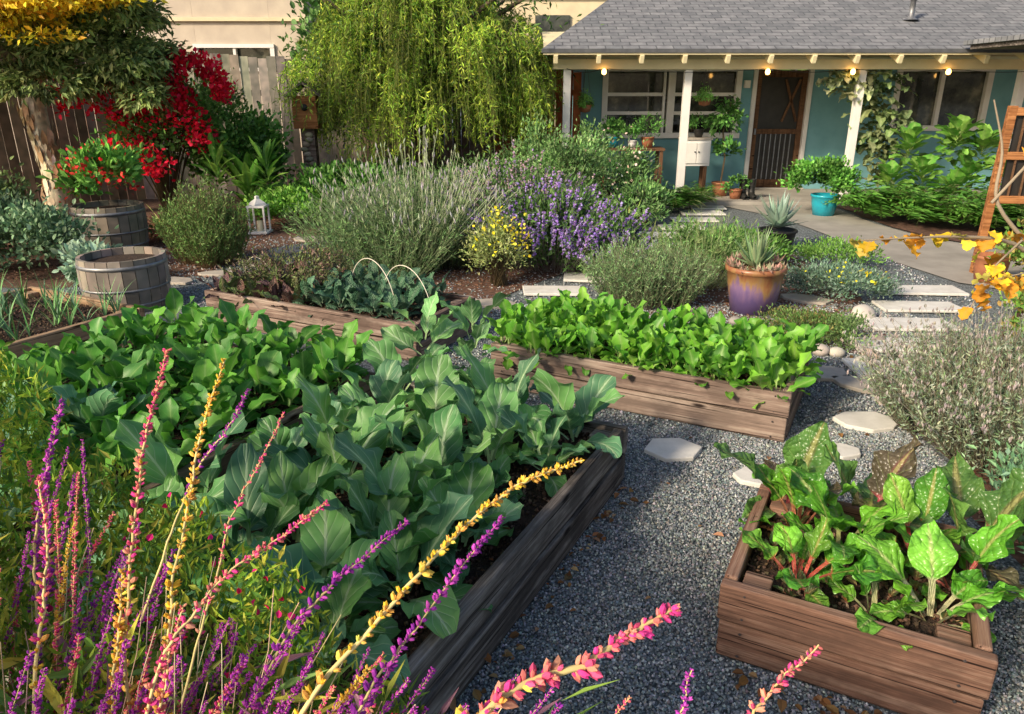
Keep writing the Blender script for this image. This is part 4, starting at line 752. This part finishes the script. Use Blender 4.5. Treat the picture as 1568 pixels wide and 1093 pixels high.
# ------------------------------------------------------------------ foreground bush sage
acc=Acc(); fo=Acc()
ORA=[(.92,.60,.06),(.95,.72,.14),(.9,.50,.12)]; PK=[(.88,.13,.30),(.85,.08,.38),(.92,.28,.26),(.92,.45,.3)]; MG=[(.50,.07,.50),(.62,.09,.58),(.38,.05,.48),(.72,.12,.62)]
def spike(pts,r0,bud,cols,coltip=None,tipf=.35,stem=(.70,.58,.28),gap=1.0,start=0.0,wh=6):
    pts=np.array(pts,float)[::-1]
    n=40; t=np.linspace(0,len(pts)-1,n); P=np.stack([np.interp(t,range(len(pts)),pts[:,i]) for i in range(3)],-1)
    for _ in range(6): P[1:-1]=(P[:-2]+P[1:-1]*2+P[2:])/4
    P[1:-1]+=np.cumsum(R.normal(0,.0014,(n-2,3)),0)*np.sin(np.linspace(0,np.pi,n-2))[:,None]
    tubes(fo,P[None],np.linspace(r0,r0*.4,n)[None],np.array(stem)*R.uniform(.8,1.15),6)
    seg=np.linalg.norm(np.diff(P,axis=0),axis=1); S=np.concatenate([[0],np.cumsum(seg)]); s=S[-1]*start; tg=nrm(np.gradient(P,axis=0))
    pp=[];dd=[];ss_=[];cc=[]
    while s<S[-1]:
        q=s/S[-1]; x=np.array([np.interp(s,S,P[:,i]) for i in range(3)]); tt=np.array([np.interp(s,S,tg[:,i]) for i in range(3)])
        b=bud*(1.0-.5*q**3)*R.uniform(.7,1.25)
        for k in range(R.integers(wh-3,wh+2)):
            v=R.normal(0,1,3); v-=tt*v.dot(tt); v/=np.linalg.norm(v)+1e-9
            pp.append(x+v*b*.12+tt*R.normal(0,b*.25)); dd.append(v*R.uniform(.6,1.3)+tt*.6); z=R.uniform(.5,1.25); ss_.append([b*.5*z,b*.9*z,b*.5*z])
            cs=coltip if (coltip is not None and q>1-tipf+R.normal(0,.1)) else cols; cc.append(cs[R.integers(len(cs))])
        s+=b*gap*(2.6-1.8*q)*R.uniform(.7,1.35)
    pp=np.array(pp);dd=np.array(dd);cc=np.array(cc)*(1+R.normal(0,.16,(len(cc),1)))
    inst(acc,CAL,scl(frames(dd,randdir(len(dd))),np.array(ss_)),pp,cc)
spike([(-.49,.99,1.35),(-.493,.876,1.241),(-.483,.74,1.04),(-.45,.6,.7)],.0028,.0085,ORA,PK,.45,start=.1)
spike([(-.407,.986,1.34),(-.43,.90,1.25),(-.434,.74,1.04),(-.43,.6,.7)],.0026,.0078,ORA,ORA,start=.1)
spike([(.096,.893,1.228),(.03,.87,1.222),(-.0285,.829,1.2),(-.104,.739,1.157),(-.236,.62,1.066),(-.36,.5,.8)],.0032,.0088,ORA,ORA,start=.2)
spike([(.12,.454,1.337),(.105,.444,1.336),(.067,.418,1.327),(-.024,.388,1.30),(-.2,.3,1.1)],.0034,.0098,ORA,PK,.45,start=.2,wh=8)
spike([(.27,.526,1.24),(.214,.481,1.207),(.12,.42,1.1)],.0018,.0065,ORA,PK,.8,start=.2)
spike([(.195,.638,1.11),(.181,.62,1.066),(.15,.58,.95)],.0016,.006,MG)
spike([(-.238,.829,1.2),(-.353,.739,1.157),(-.394,.659,1.112),(-.45,.5,.8)],.0024,.0075,ORA,PK,.6,start=.1)
spike([(-.012,.867,1.157),(-.114,.734,1.084),(-.168,.668,1.048),(-.3,.5,.8)],.0022,.0085,MG,MG,start=.35)
spike([(-.152,.907,1.121),(-.233,.84,1.083),(-.297,.775,1.05),(-.4,.6,.8)],.0022,.0085,MG,MG,start=.35)
spike([(-.40,1.04,1.27),(-.46,.98,1.20),(-.52,.85,1.0)],.0020,.006,MG,MG,start=.5)
spike([(-.33,.98,1.26),(-.37,.85,1.17),(-.40,.7,1.0)],.0018,.0045,PK,PK,start=.2,gap=1.6)
spike([(-.65,.9,1.20),(-.62,.8,1.10),(-.58,.68,.95)],.0026,.008,ORA,PK,.6,start=.2)
spike([(-.74,1.12,1.22),(-.70,.95,1.10),(-.65,.8,.9)],.0026,.008,MG,MG,start=.3)
spike([(-.50,.80,1.12),(-.49,.72,1.0),(-.47,.6,.8)],.0030,.008,ORA,ORA,start=.1)
spike([(-.42,.78,1.08),(-.43,.70,.98),(-.44,.6,.8)],.0028,.008,ORA,PK,.4,start=.1)
for i in range(330):
    if i<150:
        x=R.uniform(-1.15,-.1); y=R.uniform(.5,.66-.68*x); z=R.uniform(.88,1.08)+.10*(x<-.5)
    else:
        x=R.uniform(-.62,.10); y=R.uniform(.56,.70-.22*x); z=R.uniform(.88,1.06)
    lean=R.uniform(.0,.16) if x>-.6 else R.normal(0,.05)
    tip=np.array([x+lean*.4,y,z]); bxp=np.array([-.5+.55*(x+.5)-lean,.42+.35*(y-.5),.35]); mid=(bxp*.35+tip*.65)+[-.03+.02*R.normal(),0,.05]
    u=R.uniform(); cs,ct=(MG,MG) if u<.66 else ((ORA,PK) if u<.82 else (ORA,ORA) if u<.88 else (PK,PK))
    spike([tip,mid,bxp],.0013,R.uniform(.0048,.0078),cs,ct,.5,stem=(.5,.46,.2) if u<.6 else (.7,.58,.25),start=R.uniform(.62,.82),gap=1.1)
n=220; x=R.uniform(-1.1,.08,n); y=R.uniform(.55,1,n)*(.66-.62*x); tip=np.stack([x+R.normal(0,.1,n),y,R.uniform(.85,1.1,n)],-1); b0=np.stack([-.5+.45*(x+.5),.42+.2*(y-.5),np.full(n,.2)],-1); t=np.linspace(0,1,8)[None,:,None]
P=b0[:,None]*(1-t)+tip[:,None]*t; P[:,:,2]+=.12*np.sin(t[:,:,0]*3.14); P+=R.normal(0,.008,P.shape)*t; tubes(fo,P,np.linspace(.0016,.0007,8)[None],pal(n,[(.72,.62,.42),(.6,.5,.3),(.62,.42,.35)]),4)
T=build('bush_sage',fo,M['bark'],smooth=True); build('flower_spikes',acc,M['petal'],T)
acc=Acc(); SG=[(.32,.52,.05),(.46,.62,.06),(.20,.40,.045),(.64,.66,.09),(.14,.28,.045)]
def topz(x,y): return .84+.05*np.sin(x*9+y*5)+.42*np.clip(-x-.25,0,.8)+.035*np.sin(y*23+x*7)+.03*np.sin(x*31)
n=46000; x=R.uniform(-1.6,.10,n); y=R.uniform(.26,1,n)*(.76-.70*x); z=topz(x,y)-np.abs(R.normal(0,.10,n)); P=np.stack([x,y,z],-1)
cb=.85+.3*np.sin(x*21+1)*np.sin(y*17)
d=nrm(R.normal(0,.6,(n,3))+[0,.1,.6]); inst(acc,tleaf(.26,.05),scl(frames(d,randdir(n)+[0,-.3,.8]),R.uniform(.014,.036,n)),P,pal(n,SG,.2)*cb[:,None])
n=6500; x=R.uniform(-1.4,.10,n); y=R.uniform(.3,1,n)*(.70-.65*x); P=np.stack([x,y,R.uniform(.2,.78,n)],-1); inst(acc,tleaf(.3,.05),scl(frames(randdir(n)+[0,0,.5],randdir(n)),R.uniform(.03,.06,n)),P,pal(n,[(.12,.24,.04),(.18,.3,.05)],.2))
n=900; x=R.uniform(-.8,.08,n); y=R.uniform(.38,.85,n); P=np.stack([x,y,topz(x,y)-R.uniform(-.02,.12,n)],-1); d=np.stack([R.normal(0,.6,n),R.normal(.2,.5,n),R.uniform(.0,.9,n)],-1)
inst(acc,tleaf(.14,.02),scl(frames(d,randdir(n)+[0,-.4,.8]),R.uniform(.05,.11,n)),P,pal(n,[(.36,.5,.09),(.66,.62,.1),(.25,.42,.1),(.45,.22,.32)],.2))
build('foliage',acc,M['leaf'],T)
acc=Acc(); n=90; x=R.uniform(-.75,-.05,n); y=R.uniform(.75,1.0,n)*(.74-.68*x); P=np.stack([x,y,topz(x,y)+R.uniform(-.02,.03,n)],-1); inst(acc,tleaf6(.9,.2),scl(frames(randdir(n)+[0,0,1],randdir(n)),R.uniform(.009,.015,n)),P,pal(n,[(.9,.02,.12),(.85,.03,.25)])); build('tiny_red_flowers',acc,M['petal'],T)
